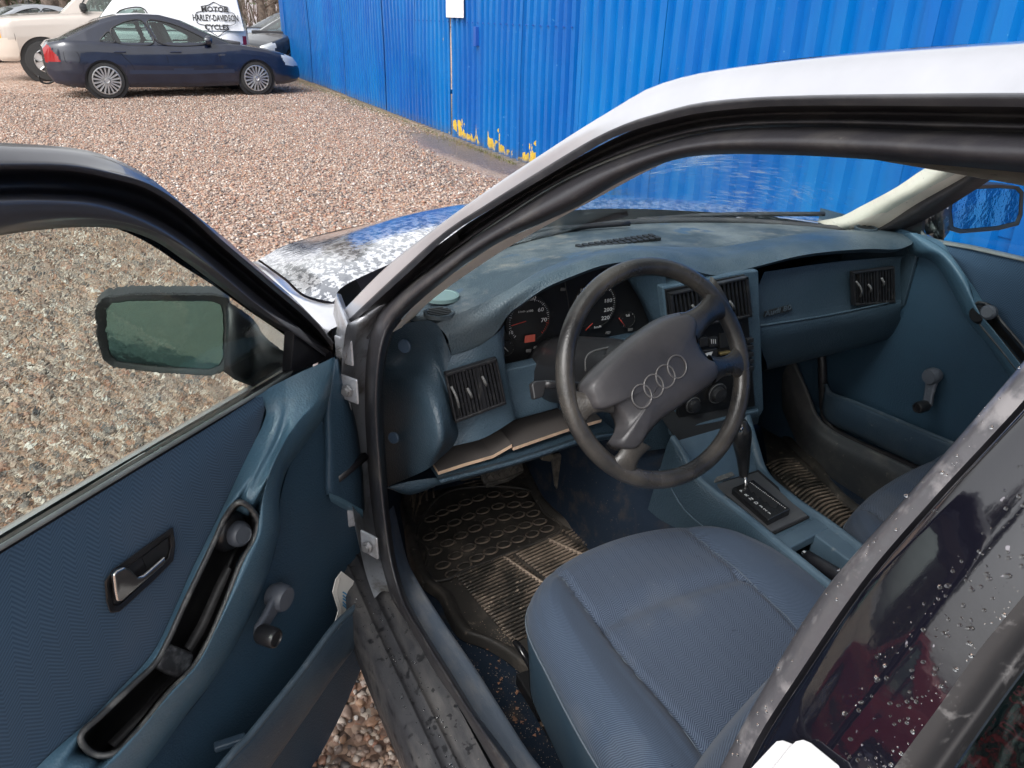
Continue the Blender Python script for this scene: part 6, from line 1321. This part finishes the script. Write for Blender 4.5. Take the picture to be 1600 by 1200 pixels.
for i in range(5): tube('mat_rib', FZ([(712+i*4,741+i*5),(750,735+i*5),(795,733+i*5)],.228,ml), .0022, MATR, mat, n=8, seg=6)
for pl in ([(641,782),(650,760),(644,812)],[(646,815),(662,770),(672,762)]): tube('mat_rib', FZ(pl,.230,ml), .0022, MATR, mat, n=10, seg=6)
mat2 = empty('rubber_mat', (.36,1.25,.212)); tag(mat2, 'ribbed black rubber mat in the passenger footwell', 'floor mat'); m2 = Vector(mat2.location)
o2l = [(1192,655),(1196,700),(1205,740),(1250,790),(1300,832),(1345,862),(1400,900)]; o2r = [(1215,650),(1236,690),(1258,712),(1275,726),(1300,760),(1335,792),(1350,800),(1400,830)]
loft('mat_base', [FZ([(1188,660)]+o2l[1:],.222,m2), FZ(o2r,.222,m2)], MATM, mat2, 50, 8)
P = FZ(o2r,.228,m2); loft('mat_edge', [[p+Vector((.012,0,-.012)) for p in P],[p+Vector((.004,0,.012)) for p in P],[p+Vector((-.012,0,.010)) for p in P],[p+Vector((-.022,0,.0)) for p in P]], MATM, mat2, 60, 4)
q0, q1 = onZ(1198,727,.2285)-m2, onZ(1240,716,.2285)-m2; q2, q3 = onZ(1310,838,.2285)-m2, onZ(1352,812,.2285)-m2
for i in range(24):
    t = i/23; a = q0.lerp(q2,t); b_ = q1.lerp(q3,t); md = a.lerp(b_,.5)+Vector((0,.012,0))
    tube('mat_rib', [a, md, b_], .0036, MATR, mat2, n=8, seg=6)
# crumbs, dry leaves and grit
def litter(name, label, n, f_, cols, smin, smax):
    V = []; Fc = []
    for i in range(n):
        c = f_(); s = random.uniform(smin,smax); a = random.uniform(0,6.28); k = len(V); m_ = random.choice((3,4,5))
        for j in range(m_): V.append(c+Vector((math.cos(a+j*6.28/m_)*s*random.uniform(.4,1), math.sin(a+j*6.28/m_)*s*random.uniform(.4,1), random.uniform(0,s*.5))))
        V.append(c+Vector((0,0,s*.5)))
        Fc += [(k+j,k+(j+1)%m_,k+m_) for j in range(m_)]
    o = mesh(name, V, Fc, cols, None, recalc=False); tag(o, label, kind='stuff')
def pz(poly, z):
    xs = [p[0] for p in poly]; ys = [p[1] for p in poly]
    def f_():
        while True:
            x, y = random.uniform(min(xs),max(xs)), random.uniform(min(ys),max(ys))
            if poly_in(x,y,poly): return onZ(x,y,z)
    return f_
LEAFM = M('dry_leaf', (.34,.17,.10), .8, var=[((.20,.11,.07),30,.4,.6)]); CRM = M('crumb', (.50,.42,.32), .85, var=[((.28,.21,.15),80,.4,.6)])
litter('crumbs', 'pale crumbs and grit on the ribbed part of the driver mat', 260, pz([(700,900),(880,830),(960,850),(1000,905),(800,1010),(740,990)],.233), CRM, .0006, .0022)
litter('crumbs', 'fine grit on the navy carpet beside the driver seat', 420, pz([(730,990),(850,1060),(860,1120),(900,1200),(850,1200),(760,1080),(700,985)],.213), CRM, .0004, .0016)
litter('crumbs', 'bits of dry leaf on the carpet beside the driver seat', 26, pz([(760,1010),(830,1060),(850,1160),(810,1150),(765,1060)],.215), LEAFM, .002, .007)
litter('crumbs', 'dust and chaff piled at the corner of the driver mat', 90, pz([(765,985),(790,980),(800,1000),(785,1012),(765,1003)],.234), CRM, .0006, .002)
litter('crumbs', 'grit on the passenger mat', 120, pz([(1210,740),(1280,740),(1350,810),(1345,860),(1290,820)],.233), CRM, .0005, .0015)
# ------------------------------------------------------------------ seats
SH = fabric('seat_herringbone', (.085,.110,.155), (.018,.026,.046), .0140, .0042, 1.0, True, 'Object', .6)
SB_ = fabric('seat_twill', (.066,.090,.132), (.024,.036,.060), .0145, .0036, .9, False, 'Object', .5)
SSD = M('seat_side', (.030,.058,.088), .6, 0, .4, var=[((.05,.075,.10), 8, .4, .7)], bump=[('n',300,.3,.001)])
SEAM = M('seam_thread', (.085,.105,.13), .9)
def seat(label, outline, ztop, cx, halfw, inner, yc):
    R = empty('seat', parent=CAR); R['label'] = label
    O = cr([onZ(x,y,ztop) if not isinstance(x, Vector) else x for x, y in outline], 200, True)
    cen = Vector((cx, yc, ztop)); prof_ = [(0,.022),(.15,.021),(.3,.019),(.45,.017),(.58,.015),(.68,.013),(.76,.014),(.83,.016),(.89,.014),(.94,.007),(.975,-.004),(1.0,-.022),(1.008,-.045),(1.0,-.075),(.985,-.12),(.97,-.19)]
    def zbump(x, y, s):
        u = abs(x-cx); b = 0
        if s <= .95:
            b += .016*math.exp(-((u-inner-.055)/.045)**2)           # side bolsters
            b -= .010*math.exp(-((u-inner)/.008)**2)                # piped groove between panel and bolster
            if u < inner: b -= .012*math.exp(-((y-(yc+.125)-.01*(1-(u/inner)**2))/.020)**2)  # cross crease
            b += .004*math.sin(y*19+x*7)
        return b*max(0,min(1,(1.0-s)/.12))
    rows = []; segs = []
    for i, (s, h) in enumerate(prof_):
        rows.append([Vector((cen.x+(p.x-cen.x)*max(s,.002), cen.y+(p.y-cen.y)*max(s,.002), ztop+h)) for p in O])
    fine = []
    for i in range(len(rows)-1):
        k = 3 if i > 8 else 8
        for t in range(k):
            a = t/k; r = [p.lerp(q,a) for p, q in zip(rows[i],rows[i+1])]; s = prof_[i][0]+(prof_[i+1][0]-prof_[i][0])*a if i < 11 else 1.1
            fine.append(([Vector((p.x,p.y,p.z+zbump(p.x,p.y,s))) for p in r], s))
    fine.append((rows[-1],1.1))
    V = [p for r, s in fine for p in r]; n = len(O); groups = {'centre_panel':[], 'side_bolster':[], 'seat_base':[]}
    for k in range(len(V)):
        d_ = abs(V[k].x-cx)-inner
        if abs(d_) < .007 and V[k].z > ztop-.04: V[k].x -= math.copysign(d_, V[k].x-cx)
    for i in range(len(fine)-1):
        for j in range(n):
            a = i*n+j; b = i*n+(j+1)%n; q = (a,b,b+n,a+n); c = (V[a]+V[b]+V[b+n]+V[a+n])/4
            g = 'seat_base' if fine[i][1] > 1.0 and c.z < ztop-.04 else ('centre_panel' if abs(c.x-cx) < inner else 'side_bolster')
            groups[g].append(q)
    for g, m_ in (('centre_panel',SH),('side_bolster',SB_),('seat_base',SSD)):
        idx = {}; VV = []; FF = []
        for q in groups[g]:
            f_ = []
            for k in q:
                if k not in idx: idx[k] = len(VV); VV.append(V[k])
                f_.append(idx[k])
            FF.append(tuple(f_))
        mesh(g, VV, FF, m_, R, True)
    for sg in (-1,1):
        pts_ = sorted([v for v in V if abs(v.x-(cx+sg*inner)) < 1e-4 and v.z > ztop-.03], key=lambda v: v.y)
        if len(pts_) > 8: tube('panel_seam', [v+Vector((0,0,.0)) for v in pts_[::max(1,len(pts_)//26)]], .0009, SEAM, R, n=90, seg=5)
    tube('seam', [p+Vector((0,0,-.040)) for p in [Vector((cen.x+(q.x-cen.x)*1.012,cen.y+(q.y-cen.y)*1.012,ztop)) for q in O]], .0018, SEAM, R, closed=True, n=120, seg=5)
    return R, O
zt_ = .50
drv = [(826,950),(836,912),(868,880),(950,840),(1040,820),(1120,822),(1200,846),(1258,880),(1303,915)]
drvO = [(x,y) for x,y in drv]
DS, O = seat('driver seat in worn blue herringbone cloth', drvO+[(Vector((-.075,.62,zt_)),0),(Vector((-.085,.42,zt_)),0),(Vector((-.34,.33,zt_)),0),(Vector((-.585,.40,zt_)),0),(Vector((-.612,.60,zt_)),0),(Vector((-.600,.80,zt_)),0)], zt_, -.345, .26, .155, .70)
PS, O2 = seat('passenger seat in blue herringbone cloth', [(Vector((.10,.40,zt_)),0),(Vector((.095,.60,zt_)),0),(Vector((.10,.78,zt_)),0),(1326,808),(1345,780),(1390,747),(1440,722),(1486,708),(Vector((.60,.90,zt_)),0),(Vector((.62,.70,zt_)),0),(Vector((.62,.45,zt_)),0),(Vector((.37,.35,zt_)),0)], zt_, .355, .26, .155, .70)
def backrest(R, cx, y0):
    O = []
    for z, y, hw_, th in ((.47,y0,.20,.10),(.56,y0-.035,.235,.13),(.72,y0-.09,.25,.13),(.90,y0-.15,.235,.11),(1.02,y0-.20,.19,.09),(1.06,y0-.215,.12,.06)):
        O.append([Vector((cx+hw_*math.copysign(abs(math.cos(a))**.6,math.cos(a)), y-.02+th*(.5*math.copysign(abs(math.sin(a))**.7,math.sin(a)))+.05*max(0,abs(math.cos(a))-.55)*(1 if math.sin(a)>0 else 0), z)) for a in np.linspace(0,2*math.pi,33)[:-1]])
    loft('backrest', O, SB_, R, 48, 4, closed=True)
backrest(DS, -.345, .50); backrest(PS, .355, .42)
# front corner of the driver backrest bolster seen over the cushion
bp = [(1050,1215),(1085,1165),(1125,1135),(1172,1115),(1215,1105)]
# seat runner lever by the sill
lv = [onZ(806,1003,.36),onZ(818,1020,.355),onZ(830,1045,.33),onZ(832,1075,.30),onZ(838,1108,.27),onZ(843,1125,.25)]
tube('seat_lever', lv, [.010,.011,.009,.009,.008,.006], M('lever_gloss',(.010,.010,.011),.15,0,.6,coat=.5), DS, n=30, seg=10, flat=.6)
tube('lever_arm', [onZ(838,1050,.33), onZ(850,1047,.33), onZ(862,1038,.33)], .005, MATB, DS, seg=8)
slab('seat_bracket', zz([(840,1124),(846,1118),(880,1122),(876,1136),(846,1134)],.245), (0,0,-.004), M('rusty_bracket',(.17,.13,.10),.6,.3,var=[((.08,.05,.035),40,.4,.6)]), DS, .001)
for x in (-.54,-.16): box('seat_rail', (x,.70,.235), (.035,.62,.03), BLK, DS, .004)
for x in (.16,.56): box('seat_rail', (x,.66,.235), (.035,.55,.03), BLK, PS, .004)
